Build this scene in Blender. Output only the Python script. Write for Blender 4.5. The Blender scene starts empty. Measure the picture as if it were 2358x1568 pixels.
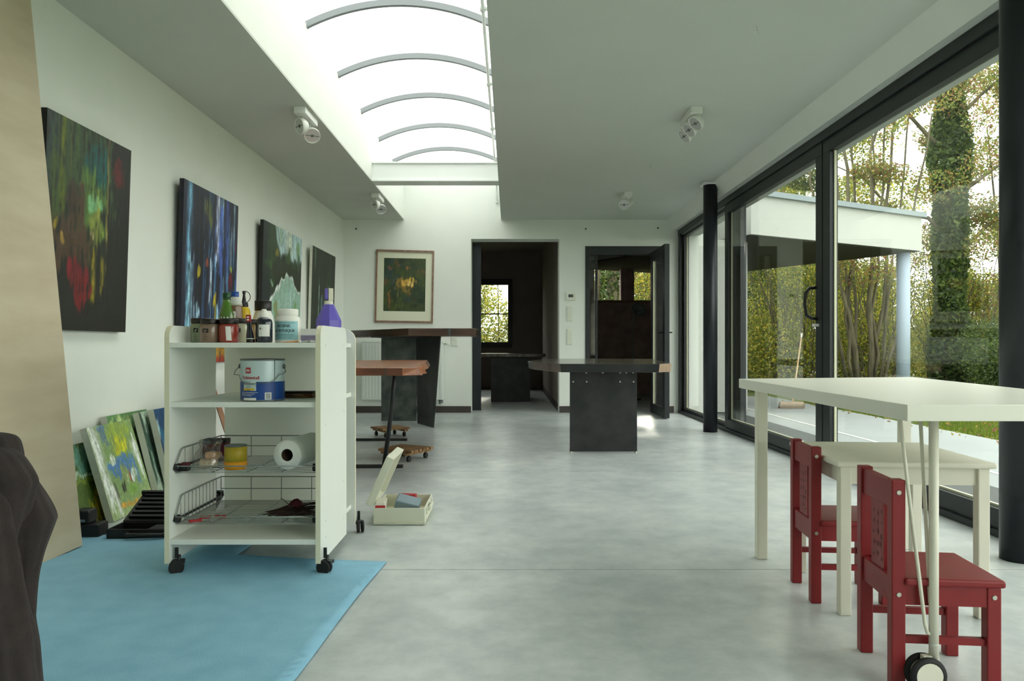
import bpy, bmesh, math, random
import numpy as np
from mathutils import Vector, Matrix, Euler

random.seed(7)
RNG = np.random.default_rng(11)
PI = math.pi
SC = bpy.context.scene
COL = SC.collection

# ------------------------------------------------------------------ camera
F, CX, CY, CH = 1770.0, 1173.0, 798.0, 0.87       # focal length (px), vanishing point, lens height
cam_d = bpy.data.cameras.new('camera')
cam_d.sensor_width = 36.0
cam_d.lens = 36.0 * F / 2358.0
cam_d.shift_x = (1179.0 - CX) / 2358.0
cam_d.shift_y = (CY - 784.0) / 2358.0
cam_d.clip_start = 0.05
cam_d.clip_end = 300
cam = bpy.data.objects.new('camera', cam_d)
cam.location = (0, 0, CH)
cam.rotation_euler = (PI / 2, 0, 0)
COL.objects.link(cam)
SC.camera = cam

# ------------------------------------------------------------------ daylight, exposure
world = bpy.data.worlds.new('overcast_sky')
SC.world = world
world.use_nodes = True
bg = world.node_tree.nodes['Background']
bg.inputs['Color'].default_value = (0.98, 1.0, 0.945, 1)
bg.inputs['Strength'].default_value = 2.9
sun_d = bpy.data.lights.new('sun', 'SUN')
sun_d.energy = 4.0
sun_d.angle = math.radians(6)
sun_d.color = (1.0, 0.93, 0.78)
sun = bpy.data.objects.new('sun', sun_d)
sun.rotation_euler = Vector((-0.13, -0.93, -0.34)).to_track_quat('-Z', 'Y').to_euler()
COL.objects.link(sun)
SC.view_settings.view_transform = 'Standard'
SC.view_settings.look = 'None'
SC.view_settings.gamma = 1.0
SC.view_settings.use_curve_mapping = False
SC.view_settings.exposure = 0.72
SC.cycles.use_denoising = True
SC.cycles.use_adaptive_sampling = False
SC.cycles.max_bounces = 16
SC.cycles.diffuse_bounces = 8
SC.cycles.glossy_bounces = 5
SC.cycles.transmission_bounces = 10
SC.cycles.transparent_max_bounces = 40
SC.cycles.sample_clamp_indirect = 8.0


def at(px, py, Y):
    return Vector(((px - CX) * Y / F, Y, CH - (py - CY) * Y / F))


def fl(px, py, z=0.0):
    Y = F * (CH - z) / (py - CY)
    return Vector(((px - CX) * Y / F, Y, z))


# ------------------------------------------------------------------ materials
def S(r, g, b):
    def c(v):
        v /= 255.0
        return v / 12.92 if v <= 0.04045 else ((v + 0.055) / 1.055) ** 2.4
    return (c(r), c(g), c(b), 1.0)


def nodes_of(m):
    m.use_nodes = True
    nt = m.node_tree
    return nt, nt.nodes, nt.links, nt.nodes['Principled BSDF']


def mat(name, rgb, rough=0.6, metal=0.0, var=0.0, scale=6.0, rgb2=None, bump=0.0, bscale=80.0, spec=0.5, stretch=None, coat=0.0):
    m = bpy.data.materials.new(name)
    nt, N, L, P = nodes_of(m)
    col = S(*rgb)
    P.inputs['Base Color'].default_value = col
    P.inputs['Roughness'].default_value = rough
    P.inputs['Metallic'].default_value = metal
    P.inputs['Specular IOR Level'].default_value = spec
    P.inputs['Coat Weight'].default_value = coat
    tc = N.new('ShaderNodeTexCoord')
    src = tc.outputs['Object']
    if stretch:
        mp = N.new('ShaderNodeMapping')
        mp.inputs['Scale'].default_value = stretch
        L.new(src, mp.inputs['Vector'])
        src = mp.outputs['Vector']
    nz = N.new('ShaderNodeTexNoise')
    nz.inputs['Scale'].default_value = scale
    nz.inputs['Detail'].default_value = 6
    L.new(src, nz.inputs['Vector'])
    if var > 0 or rgb2:
        c2 = S(*rgb2) if rgb2 else tuple(max(0, c * (1 - var)) for c in col[:3]) + (1,)
        rp = N.new('ShaderNodeValToRGB')
        rp.color_ramp.elements[0].position = 0.32
        rp.color_ramp.elements[1].position = 0.68
        rp.color_ramp.elements[0].color = c2
        rp.color_ramp.elements[1].color = col
        L.new(nz.outputs['Fac'], rp.inputs['Fac'])
        L.new(rp.outputs['Color'], P.inputs['Base Color'])
    if bump > 0:
        n2 = N.new('ShaderNodeTexNoise')
        n2.inputs['Scale'].default_value = bscale
        n2.inputs['Detail'].default_value = 4
        L.new(src, n2.inputs['Vector'])
        b = N.new('ShaderNodeBump')
        b.inputs['Strength'].default_value = bump
        b.inputs['Distance'].default_value = 0.004
        L.new(n2.outputs['Fac'], b.inputs['Height'])
        L.new(b.outputs['Normal'], P.inputs['Normal'])
    return m


def glass_mat(name, tint=(0.97, 0.985, 0.97), f0=0.05):
    m = bpy.data.materials.new(name)
    nt, N, L, P = nodes_of(m)
    N.remove(P)
    out = N['Material Output']
    tr = N.new('ShaderNodeBsdfTransparent')
    tr.inputs['Color'].default_value = tint + (1,)
    gl = N.new('ShaderNodeBsdfGlossy')
    gl.inputs['Roughness'].default_value = 0.0
    lw = N.new('ShaderNodeLayerWeight')
    lw.inputs['Blend'].default_value = 0.5
    pw = N.new('ShaderNodeMath'); pw.operation = 'POWER'; pw.inputs[1].default_value = 5.0
    L.new(lw.outputs['Facing'], pw.inputs[0])
    fr = N.new('ShaderNodeMath'); fr.operation = 'MULTIPLY_ADD'
    fr.inputs[1].default_value = 1.0 - f0; fr.inputs[2].default_value = f0
    L.new(pw.outputs[0], fr.inputs[0])
    mx = N.new('ShaderNodeMixShader')
    L.new(fr.outputs[0], mx.inputs['Fac'])
    L.new(tr.outputs['BSDF'], mx.inputs[1])
    L.new(gl.outputs['BSDF'], mx.inputs[2])
    L.new(mx.outputs['Shader'], out.inputs['Surface'])
    return m


def opal_mat(name, rgb, transp):
    m = bpy.data.materials.new(name)
    nt, N, L, P = nodes_of(m)
    N.remove(P)
    out = N['Material Output']
    tl = N.new('ShaderNodeBsdfTranslucent')
    tl.inputs['Color'].default_value = rgb + (1,)
    tr = N.new('ShaderNodeBsdfTransparent')
    mx = N.new('ShaderNodeMixShader')
    mx.inputs['Fac'].default_value = transp
    L.new(tl.outputs['BSDF'], mx.inputs[1])
    L.new(tr.outputs['BSDF'], mx.inputs[2])
    L.new(mx.outputs['Shader'], out.inputs['Surface'])
    return m


def attr_mat(name, rough=0.55, translucent=0.0, bump=0.0):
    m = bpy.data.materials.new(name)
    nt, N, L, P = nodes_of(m)
    a = N.new('ShaderNodeAttribute')
    a.attribute_name = 'paint'
    P.inputs['Roughness'].default_value = rough
    L.new(a.outputs['Color'], P.inputs['Base Color'])
    if bump:
        nz = N.new('ShaderNodeTexNoise')
        nz.inputs['Scale'].default_value = 90
        tc = N.new('ShaderNodeTexCoord')
        L.new(tc.outputs['Object'], nz.inputs['Vector'])
        b = N.new('ShaderNodeBump')
        b.inputs['Strength'].default_value = bump
        b.inputs['Distance'].default_value = 0.004
        L.new(nz.outputs['Fac'], b.inputs['Height'])
        L.new(b.outputs['Normal'], P.inputs['Normal'])
    if translucent:
        tl = N.new('ShaderNodeBsdfTranslucent')
        L.new(a.outputs['Color'], tl.inputs['Color'])
        mx = N.new('ShaderNodeMixShader')
        mx.inputs['Fac'].default_value = translucent
        L.new(P.outputs['BSDF'], mx.inputs[1])
        L.new(tl.outputs['BSDF'], mx.inputs[2])
        L.new(mx.outputs['Shader'], N['Material Output'].inputs['Surface'])
    return m


def concrete_mat(name):
    m = bpy.data.materials.new(name)
    nt, N, L, P = nodes_of(m)
    tc = N.new('ShaderNodeTexCoord')
    mp = N.new('ShaderNodeMapping')
    mp.inputs['Scale'].default_value = (1.0, 0.8, 1.0)
    L.new(tc.outputs['Object'], mp.inputs['Vector'])
    n1 = N.new('ShaderNodeTexNoise')
    n1.inputs['Scale'].default_value = 1.7
    n1.inputs['Detail'].default_value = 6
    n1.inputs['Roughness'].default_value = 0.62
    n1.inputs['Distortion'].default_value = 0.0
    L.new(mp.outputs['Vector'], n1.inputs['Vector'])
    rp = N.new('ShaderNodeValToRGB')
    e = rp.color_ramp.elements
    e[0].position, e[0].color = 0.25, S(172, 180, 182)
    e[1].position, e[1].color = 0.75, S(220, 224, 221)
    L.new(n1.outputs['Fac'], rp.inputs['Fac'])
    n2 = N.new('ShaderNodeTexNoise')
    n2.inputs['Scale'].default_value = 7.5
    n2.inputs['Detail'].default_value = 8
    n2.inputs['Roughness'].default_value = 0.68
    L.new(tc.outputs['Object'], n2.inputs['Vector'])
    r2 = N.new('ShaderNodeValToRGB')
    r2.color_ramp.elements[0].position, r2.color_ramp.elements[0].color = 0.28, (0.72, 0.75, 0.77, 1)
    r2.color_ramp.elements[1].position, r2.color_ramp.elements[1].color = 0.62, (1, 1, 1, 1)
    L.new(n2.outputs['Fac'], r2.inputs['Fac'])
    mx = N.new('ShaderNodeMixRGB')
    mx.blend_type = 'MULTIPLY'
    mx.inputs['Fac'].default_value = 1
    L.new(rp.outputs['Color'], mx.inputs[1])
    L.new(r2.outputs['Color'], mx.inputs[2])
    L.new(mx.outputs['Color'], P.inputs['Base Color'])
    mr = N.new('ShaderNodeMapRange')
    mr.inputs['From Min'].default_value = 0.3
    mr.inputs['From Max'].default_value = 0.7
    mr.inputs['To Min'].default_value = 0.35
    mr.inputs['To Max'].default_value = 0.28
    L.new(n1.outputs['Fac'], mr.inputs['Value'])
    L.new(mr.outputs['Result'], P.inputs['Roughness'])
    P.inputs['Specular IOR Level'].default_value = 0.6
    return m


M = {}
M['wall'] = mat('white_plaster', (228, 232, 225), 0.9, var=0.03, scale=3, bump=0.05, bscale=120)
M['ceil'] = mat('ceiling_plaster', (200, 205, 197), 0.92, var=0.03, scale=2, bump=0.04, bscale=120)
M['concrete'] = concrete_mat('polished_concrete')
M['joint'] = mat('dark_joint', (70, 74, 72), 0.9, var=0.1)
M['white_paint'] = mat('white_metal_paint', (232, 236, 234), 0.4, var=0.02)
M['rib_alu'] = mat('grey_rib_profile', (132, 138, 140), 0.5, 0.2, var=0.03)
M['opal'] = opal_mat('opal_polycarbonate', (0.47, 0.48, 0.48), 0.04)
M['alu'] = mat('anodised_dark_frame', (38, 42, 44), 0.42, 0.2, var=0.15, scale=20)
M['alu_lit'] = mat('lit_tone_bead', (196, 196, 168), 0.45, var=0.05)  # inner edge of the dark frame, the daylight it catches put into the colour
M['column'] = mat('charcoal_steel_paint', (36, 40, 46), 0.38, 0.3, var=0.12, scale=9)
M['glass'] = glass_mat('window_glass')
M['greystrip'] = mat('grey_head_strip', (206, 212, 206), 0.7, var=0.06)
M['base'] = mat('brown_baseboard', (70, 62, 58), 0.6, var=0.15, scale=8)
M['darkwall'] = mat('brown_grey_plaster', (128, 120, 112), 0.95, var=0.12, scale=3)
M['barn'] = mat('dark_brown_boards', (196, 170, 158), 0.85, var=0.3, scale=5)
M['laminate'] = mat('white_laminate', (230, 233, 226), 0.45, var=0.02, scale=4)
M['cream_edge'] = mat('cream_edge_band', (224, 220, 194), 0.5, var=0.03)
M['cream'] = mat('cream_lacquer', (226, 226, 214), 0.35, var=0.02, scale=4)
M['cream_matt'] = mat('cream_painted_wood', (222, 220, 204), 0.45, var=0.05, scale=7)
M['red'] = mat('red_painted_wood', (130, 15, 22), 0.45, var=0.12, scale=9, bump=0.06, bscale=60)
M['red_dark'] = mat('red_engraving', (92, 8, 16), 0.6, var=0.1)
M['screw'] = mat('zinc_screw', (190, 190, 180), 0.35, 0.9, var=0.05)
M['ply'] = mat('birch_plywood', (200, 188, 162), 0.65, rgb2=(186, 172, 146), scale=2.2, stretch=(2, 1.2, 5.0), bump=0.08, bscale=50)
M['plyedge'] = mat('plywood_edge', (136, 112, 78), 0.8, var=0.3, scale=40, stretch=(30, 1, 1))
M['cloth_blue'] = mat('blue_fleece_cloth', (142, 192, 216), 0.95, rgb2=(130, 181, 207), scale=9, bump=0.25, bscale=160)
M['wool'] = mat('dark_brown_wool', (54, 46, 45), 0.98, var=0.25, scale=30, bump=0.4, bscale=240)
M['black_pl'] = mat('black_plastic', (24, 25, 27), 0.45, var=0.2, scale=30)
M['rubber'] = mat('black_rubber', (20, 20, 21), 0.7, var=0.2, scale=40)
M['wire'] = mat('grey_wire', (150, 156, 152), 0.4, 0.4, var=0.1, scale=40)
M['steel_raw'] = mat('black_raw_steel', (42, 44, 46), 0.48, 0.65, rgb2=(58, 58, 58), scale=7, bump=0.05, bscale=30)
M['steel_worn'] = mat('worn_steel_plate', (52, 60, 60), 0.5, 0.4, rgb2=(88, 94, 88), scale=9)
M['wood_dark'] = mat('dark_walnut_slab', (86, 62, 48), 0.32, rgb2=(54, 38, 30), scale=3, stretch=(1, 6, 6), coat=0.2)
M['wood_red'] = mat('reddish_slab', (112, 62, 38), 0.34, rgb2=(58, 30, 20), scale=3.5, stretch=(1.5, 6, 6), coat=0.25)
M['wood_top'] = mat('polished_grey_brown_top', (98, 92, 84), 0.22, rgb2=(62, 56, 50), scale=2.5, stretch=(5, 1, 1), coat=0.4)
M['wood_orange'] = mat('oiled_orange_wood', (158, 98, 62), 0.3, rgb2=(112, 62, 36), scale=4, stretch=(5, 1, 5), bump=0.15, bscale=25)
M['wood_light'] = mat('pale_sawn_wood', (166, 142, 118), 0.7, rgb2=(136, 112, 90), scale=8, stretch=(1, 5, 1))
M['wood_pallet'] = mat('brown_pallet_wood', (158, 124, 84), 0.8, rgb2=(88, 62, 38), scale=10, stretch=(1, 6, 1))
M['toolbox'] = mat('ivory_plastic', (206, 208, 190), 0.5, var=0.04)
M['picframe'] = mat('brown_picture_frame', (150, 122, 104), 0.5, rgb2=(120, 94, 78), scale=30)
M['mat_card'] = mat('ivory_mount_card', (220, 222, 198), 0.85, var=0.02)
M['paint'] = attr_mat('painted_canvas', 0.5, bump=0.25)
M['canvas_edge'] = mat('raw_canvas_edge', (214, 216, 204), 0.85, var=0.08, scale=40)
M['canvas_dark'] = mat('dark_canvas_edge', (34, 34, 32), 0.7, var=0.2)
M['canvas_blue'] = mat('blue_black_canvas_edge', (36, 36, 52), 0.7, rgb2=(26, 24, 30), scale=12)
M['leaf'] = attr_mat('leaf', 0.55, translucent=0.5)
M['bark'] = mat('grey_green_bark', (104, 98, 74), 0.95, rgb2=(66, 62, 46), scale=12, bump=0.5, bscale=40, stretch=(1, 1, 0.3))
M['render_white'] = mat('white_render', (172, 175, 170), 0.9, var=0.03)
M['zinc'] = mat('zinc_cap', (128, 140, 144), 0.5, 0.4, var=0.08)
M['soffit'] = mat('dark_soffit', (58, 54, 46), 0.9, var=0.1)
M['post_blue'] = mat('pale_blue_grey_post', (150, 166, 182), 0.6, var=0.04)
M['terrace'] = mat('terrace_concrete', (140, 146, 146), 0.8, var=0.08, scale=2, bump=0.1)
M['drain'] = mat('pale_metal_strip', (236, 238, 234), 0.35, 0.3, var=0.05)
M['lawn'] = mat('lawn_soil', (86, 100, 36), 0.95, rgb2=(58, 68, 28), scale=3, bump=0.5, bscale=30)
M['radiator'] = mat('radiator_enamel', (222, 228, 222), 0.4, var=0.02)
M['switch'] = mat('white_switch_plastic', (216, 220, 206), 0.45, var=0.02)
M['lcd'] = mat('lcd_grey', (70, 76, 74), 0.3, var=0.1)
M['chrome'] = mat('polished_reflector', (214, 216, 214), 0.3, 0.7, var=0.02)
M['lampwhite'] = mat('white_lamp_enamel', (228, 230, 224), 0.4, var=0.02)
M['green_gl'] = mat('green_bottle_plastic', (84, 128, 40), 0.15, var=0.35, scale=14, coat=0.5)
M['green_cap'] = mat('green_cap', (18, 74, 34), 0.4, var=0.1)
M['blue_cap'] = mat('blue_cap', (18, 74, 158), 0.4, var=0.1)
M['clear_pl'] = mat('cloudy_plastic', (196, 200, 192), 0.2, var=0.08)
M['brown_liq'] = mat('brown_liquid', (122, 92, 66), 0.3, var=0.15, coat=0.3)
M['yellow'] = mat('yellow_plastic', (214, 182, 34), 0.35, var=0.08)
M['orange'] = mat('orange_label', (226, 150, 20), 0.5, var=0.06)
M['olive'] = mat('olive_yellow_label', (170, 148, 30), 0.5, var=0.08)
M['jar_green'] = mat('jar_grey_green', (142, 152, 124), 0.25, var=0.1, coat=0.4)
M['jar_mauve'] = mat('jar_taupe', (130, 108, 92), 0.25, var=0.12, coat=0.4)
M['jar_red'] = mat('jar_brick_red', (150, 52, 40), 0.25, var=0.2, coat=0.4)
M['jar_cream'] = mat('jar_cream', (206, 206, 176), 0.25, var=0.05, coat=0.4)
M['jar_ochre'] = mat('jar_ochre', (140, 108, 60), 0.25, var=0.1, coat=0.4)
M['lid'] = mat('black_jar_lid', (28, 20, 18), 0.4, var=0.2)
M['white_pl'] = mat('white_plastic', (236, 234, 228), 0.35, var=0.02)
M['white_lb'] = mat('white_label', (226, 226, 222), 0.6, var=0.02)
M['ink'] = mat('blue_black_ink', (26, 34, 48), 0.2, var=0.2, coat=0.4)
M['cyan_lb'] = mat('pale_blue_label', (152, 198, 206), 0.55, var=0.03)
M['txt_dark'] = mat('dark_print', (42, 58, 72), 0.7, var=0.05)
M['txt_teal'] = mat('teal_print', (60, 122, 130), 0.7, var=0.05)
M['txt_red'] = mat('red_print', (178, 24, 48), 0.6, var=0.05)
M['txt_white'] = mat('white_print', (232, 234, 230), 0.6, var=0.02)
M['txt_black'] = mat('black_print', (28, 28, 28), 0.7, var=0.1)
M['purple'] = mat('violet_plastic', (104, 92, 190), 0.4, var=0.08)
M['purple_pale'] = mat('pale_violet_box', (150, 142, 172), 0.6, var=0.05)
M['can_white'] = mat('pale_tin', (194, 212, 214), 0.35, 0.1, var=0.03)
M['can_blue'] = mat('blue_tin_print', (18, 66, 140), 0.4, var=0.08)
M['can_rim'] = mat('tin_rim', (120, 126, 124), 0.4, 0.8, var=0.1)
M['paper'] = mat('white_tissue_paper', (232, 232, 226), 0.95, var=0.03, bump=0.3, bscale=120)
M['cardboard'] = mat('brown_card_tube', (74, 54, 42), 0.9, var=0.2)
M['bag'] = glass_mat('clear_bag_film', (0.90, 0.88, 0.86), 0.12)
M['peach'] = mat('peach_paper', (220, 170, 128), 0.8, var=0.15, scale=14)
M['beige'] = mat('beige_sponge', (208, 190, 160), 0.9, var=0.12, scale=20)
M['red_clip'] = mat('red_plastic', (178, 34, 40), 0.4, var=0.1)
M['twig'] = mat('dry_twig', (70, 50, 46), 0.9, var=0.4, scale=30)
M['rose'] = mat('dried_dark_rose', (96, 26, 40), 0.85, var=0.4, scale=30)
M['case_blue'] = mat('slate_blue_case', (112, 132, 142), 0.45, var=0.06)
M['pipe'] = mat('white_pipe', (224, 228, 226), 0.35, var=0.02)
M['broomwood'] = mat('broom_handle_wood', (196, 170, 130), 0.6, var=0.1)
M['bristle'] = mat('broom_bristle', (128, 116, 98), 0.95, var=0.3, scale=60)
M['lead'] = mat('silver_paint_tube', (204, 208, 206), 0.3, 0.6, var=0.08)
M['pinkwood'] = mat('pinkish_wood_strip', (186, 140, 112), 0.7, var=0.15, scale=12)


# ------------------------------------------------------------------ mesh builder
class MB:
    def __init__(self):
        self.v, self.f, self.mi, self.sm = [], [], [], []

    def add(self, vs, fs, mi=0, smooth=False, mtx=None):
        o = len(self.v)
        if mtx is not None:
            vs = [mtx @ Vector(p) for p in vs]
        self.v += [tuple(p) for p in vs]
        for f in fs:
            self.f.append([i + o for i in f])
            self.mi.append(mi)
            self.sm.append(smooth)
        return self

    def box(self, x0, x1, y0, y1, z0, z1, mi=0, mtx=None):
        vs = [(x0, y0, z0), (x1, y0, z0), (x1, y1, z0), (x0, y1, z0), (x0, y0, z1), (x1, y0, z1), (x1, y1, z1), (x0, y1, z1)]
        fs = [(3, 2, 1, 0), (4, 5, 6, 7), (0, 1, 5, 4), (1, 2, 6, 5), (2, 3, 7, 6), (3, 0, 4, 7)]
        return self.add(vs, fs, mi, False, mtx)

    def lathe(self, prof, n=24, c=(0, 0, 0), mi=0, smooth=True, mtx=None, caps=True, squash=1.0):
        vs, fs = [], []
        for r, z in prof:
            for k in range(n):
                a = 2 * PI * k / n
                vs.append((c[0] + r * math.cos(a), c[1] + squash * r * math.sin(a), c[2] + z))
        for i in range(len(prof) - 1):
            for k in range(n):
                k2 = (k + 1) % n
                fs.append((i * n + k, i * n + k2, (i + 1) * n + k2, (i + 1) * n + k))
        self.add(vs, fs, mi, smooth, mtx)
        if caps:
            base = len(self.v) - len(vs)
            self.f.append([base + k for k in reversed(range(n))]); self.mi.append(mi); self.sm.append(False)
            top = base + (len(prof) - 1) * n
            self.f.append([top + k for k in range(n)]); self.mi.append(mi); self.sm.append(False)
        return self

    def tube(self, pts, r, n=8, mi=0, closed=False, mtx=None):
        pts = [Vector(p) for p in pts]
        m = len(pts)
        rs = r if isinstance(r, (list, tuple)) else [r] * m
        vs, fs = [], []
        prev = None
        for i, p in enumerate(pts):
            if closed:
                d = (pts[(i + 1) % m] - pts[i - 1])
            else:
                d = (pts[min(i + 1, m - 1)] - pts[max(i - 1, 0)])
            d.normalize()
            if prev is None:
                a = d.orthogonal().normalized()
            else:
                a = (prev - d * prev.dot(d))
                a = a.normalized() if a.length > 1e-6 else d.orthogonal().normalized()
            prev = a
            b = d.cross(a)
            for k in range(n):
                t = 2 * PI * k / n
                vs.append(p + (a * math.cos(t) + b * math.sin(t)) * rs[i])
        rng = m if closed else m - 1
        for i in range(rng):
            j = (i + 1) % m
            for k in range(n):
                k2 = (k + 1) % n
                fs.append((i * n + k, i * n + k2, j * n + k2, j * n + k))
        if not closed:
            fs.append(tuple(reversed(range(n))))
            fs.append(tuple((m - 1) * n + k for k in range(n)))
        return self.add(vs, fs, mi, True, mtx)

    def prism(self, poly, z0, z1, mi=0, side_mi=None, bottom=None, mtx=None):
        """poly: list of (x, y) seen from above, anticlockwise; bottom may be another outline."""
        n = len(poly)
        bt = bottom or poly
        vs = [(x, y, z0) for x, y in bt] + [(x, y, z1) for x, y in poly]
        o = len(self.v)
        self.add(vs, [], mi, False, mtx)
        self.f.append([o + i for i in reversed(range(n))]); self.mi.append(mi); self.sm.append(False)
        self.f.append([o + n + i for i in range(n)]); self.mi.append(mi); self.sm.append(False)
        for i in range(n):
            j = (i + 1) % n
            self.f.append([o + i, o + j, o + n + j, o + n + i])
            self.mi.append(side_mi[i] if side_mi else mi); self.sm.append(False)
        return self

    def build(self, name, mats, parent=None, world=False, bevel=0.0, seg=2):
        me = bpy.data.meshes.new(name)
        v = self.v
        if world and parent is not None:
            l = parent.location
            v = [(p[0] - l[0], p[1] - l[1], p[2] - l[2]) for p in v]
        me.from_pydata(v, [], self.f)
        if not isinstance(mats, (list, tuple)):
            mats = [mats]
        for m in mats:
            me.materials.append(m if not isinstance(m, str) else M[m])
        me.polygons.foreach_set('material_index', self.mi)
        me.polygons.foreach_set('use_smooth', self.sm)
        me.update()
        o = bpy.data.objects.new(name, me)
        COL.objects.link(o)
        if parent is not None:
            o.parent = parent
        if bevel:
            b = o.modifiers.new('bevel', 'BEVEL')
            b.width = bevel
            b.segments = seg
            b.limit_method = 'ANGLE'
            b.angle_limit = math.radians(40)
        return o


def thing(name, label, cat, loc=(0, 0, 0), rz=0.0, group=None, kind=None):
    o = bpy.data.objects.new(name, None)
    o.empty_display_size = 0.1
    COL.objects.link(o)
    o.location = loc
    o.rotation_euler = (0, 0, rz)
    tag(o, label, cat, group, kind)
    return o


def tag(o, label=None, cat=None, group=None, kind=None):
    if label: o['label'] = label
    if cat: o['category'] = cat
    if group: o['group'] = group
    if kind: o['kind'] = kind
    return o


def struct(o, label=None):
    o['kind'] = 'structure'
    if label: o['label'] = label
    return o


def copy_tree(o, parent=None):
    c = o.copy()
    COL.objects.link(c)
    c.parent = parent
    for ch in list(o.children):
        copy_tree(ch, c)
    return c


def frame_z(d, up=(0, 0, 1)):
    """matrix whose local z axis points along d"""
    return Vector(d).to_track_quat('Z', 'Y').to_matrix().to_4x4()


_tcache = {}


def text_geo(s, size):
    key = (s, size)
    if key not in _tcache:
        cu = bpy.data.curves.new('lettering', 'FONT')
        cu.body = s
        cu.size = size
        cu.align_x = 'CENTER'
        cu.resolution_u = 3
        ob = bpy.data.objects.new('lettering', cu)
        me = bpy.data.meshes.new_from_object(ob)
        _tcache[key] = ([tuple(v.co) for v in me.vertices], [tuple(p.vertices) for p in me.polygons])
        bpy.data.objects.remove(ob)
        bpy.data.meshes.remove(me)
        bpy.data.curves.remove(cu)
    return _tcache[key]


def wrap_text(mb, s, size, c, R, z, a0=0.0, mi=0, sx=1.0, bold=0.0):
    """lettering wrapped on an upright cylinder, facing -Y (turned by a0)"""
    vs, fs = text_geo(s, size)
    for off in ((0.0,) if not bold else (-bold, 0.0, bold)):
        out = []
        for x, y, _ in vs:
            a = a0 + (x * sx + off) / R
            out.append((c[0] + R * math.sin(a), c[1] - R * math.cos(a), c[2] + z + y))
        mb.add(out, fs, mi)
    return mb


def wrap_patch(mb, c, R, z0, z1, a0, a1, mi=0, n=10, skew=0.0):
    vs, fs = [], []
    for i in range(n + 1):
        a = a0 + (a1 - a0) * i / n
        for j, z in enumerate((z0, z1)):
            aa = a + skew * j
            vs.append((c[0] + R * math.sin(aa), c[1] - R * math.cos(aa), c[2] + z))
    for i in range(n):
        fs.append((2 * i, 2 * i + 2, 2 * i + 3, 2 * i + 1))
    return mb.add(vs, fs, mi, True)

# ------------------------------------------------------------------ room shell
XL, XR, YB, YF, H = -2.19, 2.235, 10.13, -1.6, 2.54
SKL, SKR, SKZ, SK0 = -1.39, -0.11, 3.08, 2.7       # skylight well

fl_root = thing('floor', None, None, (0, 0, 0))
struct(fl_root, 'polished grey concrete floor with thin saw-cut joints')
MB().box(XL - 0.1, 3.05, YF - 0.1, 15.8, -0.12, -0.012).build('floor_bed', M['joint'], fl_root)
cuts = [YF - 0.1, 3.0, 5.37, 7.9, YB + 0.32]
for a, b in zip(cuts[:-1], cuts[1:]):
    MB().box(XL, 2.30, a + 0.003, b - 0.003, -0.012, 0.0).build('floor_slab', M['concrete'], fl_root)
MB().box(-2.3, 0.80, YB + 0.323, 15.7, -0.012, 0.0).build('floor_slab', M['concrete'], fl_root)
MB().box(0.803, 3.03, YB + 0.323, 14.0, -0.012, 0.0).build('floor_slab', M['concrete'], fl_root)

c = MB()
c.box(XL - 0.2, SKL, YF, YB, H, H + 0.015)
c.box(SKR, 2.2, YF, YB, H, H + 0.015)
c.box(SKL, SKR, YF, SK0, H, H + 0.015)
struct(c.build('ceiling', M['ceil']), 'flat white plaster ceiling with a long skylight opening')

wl = MB().box(XL - 0.2, XL, YF - 0.2, YB + 0.3, 0, H + 0.1)
struct(wl.build('wall_left', M['wall']), 'plain white plaster wall hung with abstract paintings')
struct(MB().box(XL - 0.2, 2.6, YF - 0.2, YF, 0, H + 0.1).build('wall_front', M['wall']), 'white wall behind the photographer')
wb = MB()
y0, y1 = YB, YB + 0.30
O1, O2 = (-0.504, 0.658, 2.289), (1.0, 2.083, 2.192)
wb.box(XL, O1[0], y0, y1, 0, 3.3)
wb.box(O1[0], O1[1], y0, y1, O1[2], 3.3)
wb.box(O1[1], O2[0], y0, y1, 0, 3.3)
wb.box(O2[0], O2[1], y0, y1, O2[2], 3.3)
wb.box(O2[1], 2.6, y0, y1, 0, 3.3)
struct(wb.build('wall_back', M['wall']), 'white end wall with a wide opening and a glazed door')

# header above the glazing, sloping in to the ceiling, and the eaves outside
hd = MB()
prof = [(2.07, 2.54), (2.165, 2.404), (2.24, 2.404), (2.24, 2.75), (2.07, 2.75)]
n = len(prof)
vs = [(x, YF, z) for x, z in prof] + [(x, YB, z) for x, z in prof]
hd.add(vs, [list(range(n)), list(reversed(range(n, 2 * n)))] + [(i, n + i, n + (i + 1) % n, (i + 1) % n) for i in range(n)])
struct(hd.build('wall_right', M['wall']), 'white lintel strip above the sliding glass doors')
struct(MB().box(2.165, 2.245, YF, YB, 2.4025, 2.4045).build('trim_1', M['greystrip']), 'grey strip under the white lintel')
struct(MB().box(2.245, 2.50, YF - 0.5, 10.1, 2.33, 2.80).build('trim_2', M['render_white']), 'white roof overhang outside the glass doors')

# baseboards
struct(MB().box(XL, XL + 0.014, YF, YB, 0, 0.085).build('baseboard_left', M['base']), 'dark brown skirting along the white painting wall')
struct(MB().box(XL + 0.014, O1[0], YB - 0.014, YB, 0, 0.085).build('baseboard_back', M['base']), 'dark brown skirting under the radiator')
struct(MB().box(O1[1], O2[0] - 0.002, YB - 0.014, YB, 0, 0.085).build('baseboard_back', M['base']), 'short dark skirting between opening and glazed door')
struct(MB().box(O2[1] + 0.002, 2.165, YB - 0.014, YB, 0, 0.085).build('baseboard_back', M['base']), 'short dark skirting beside the glass wall')

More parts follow.
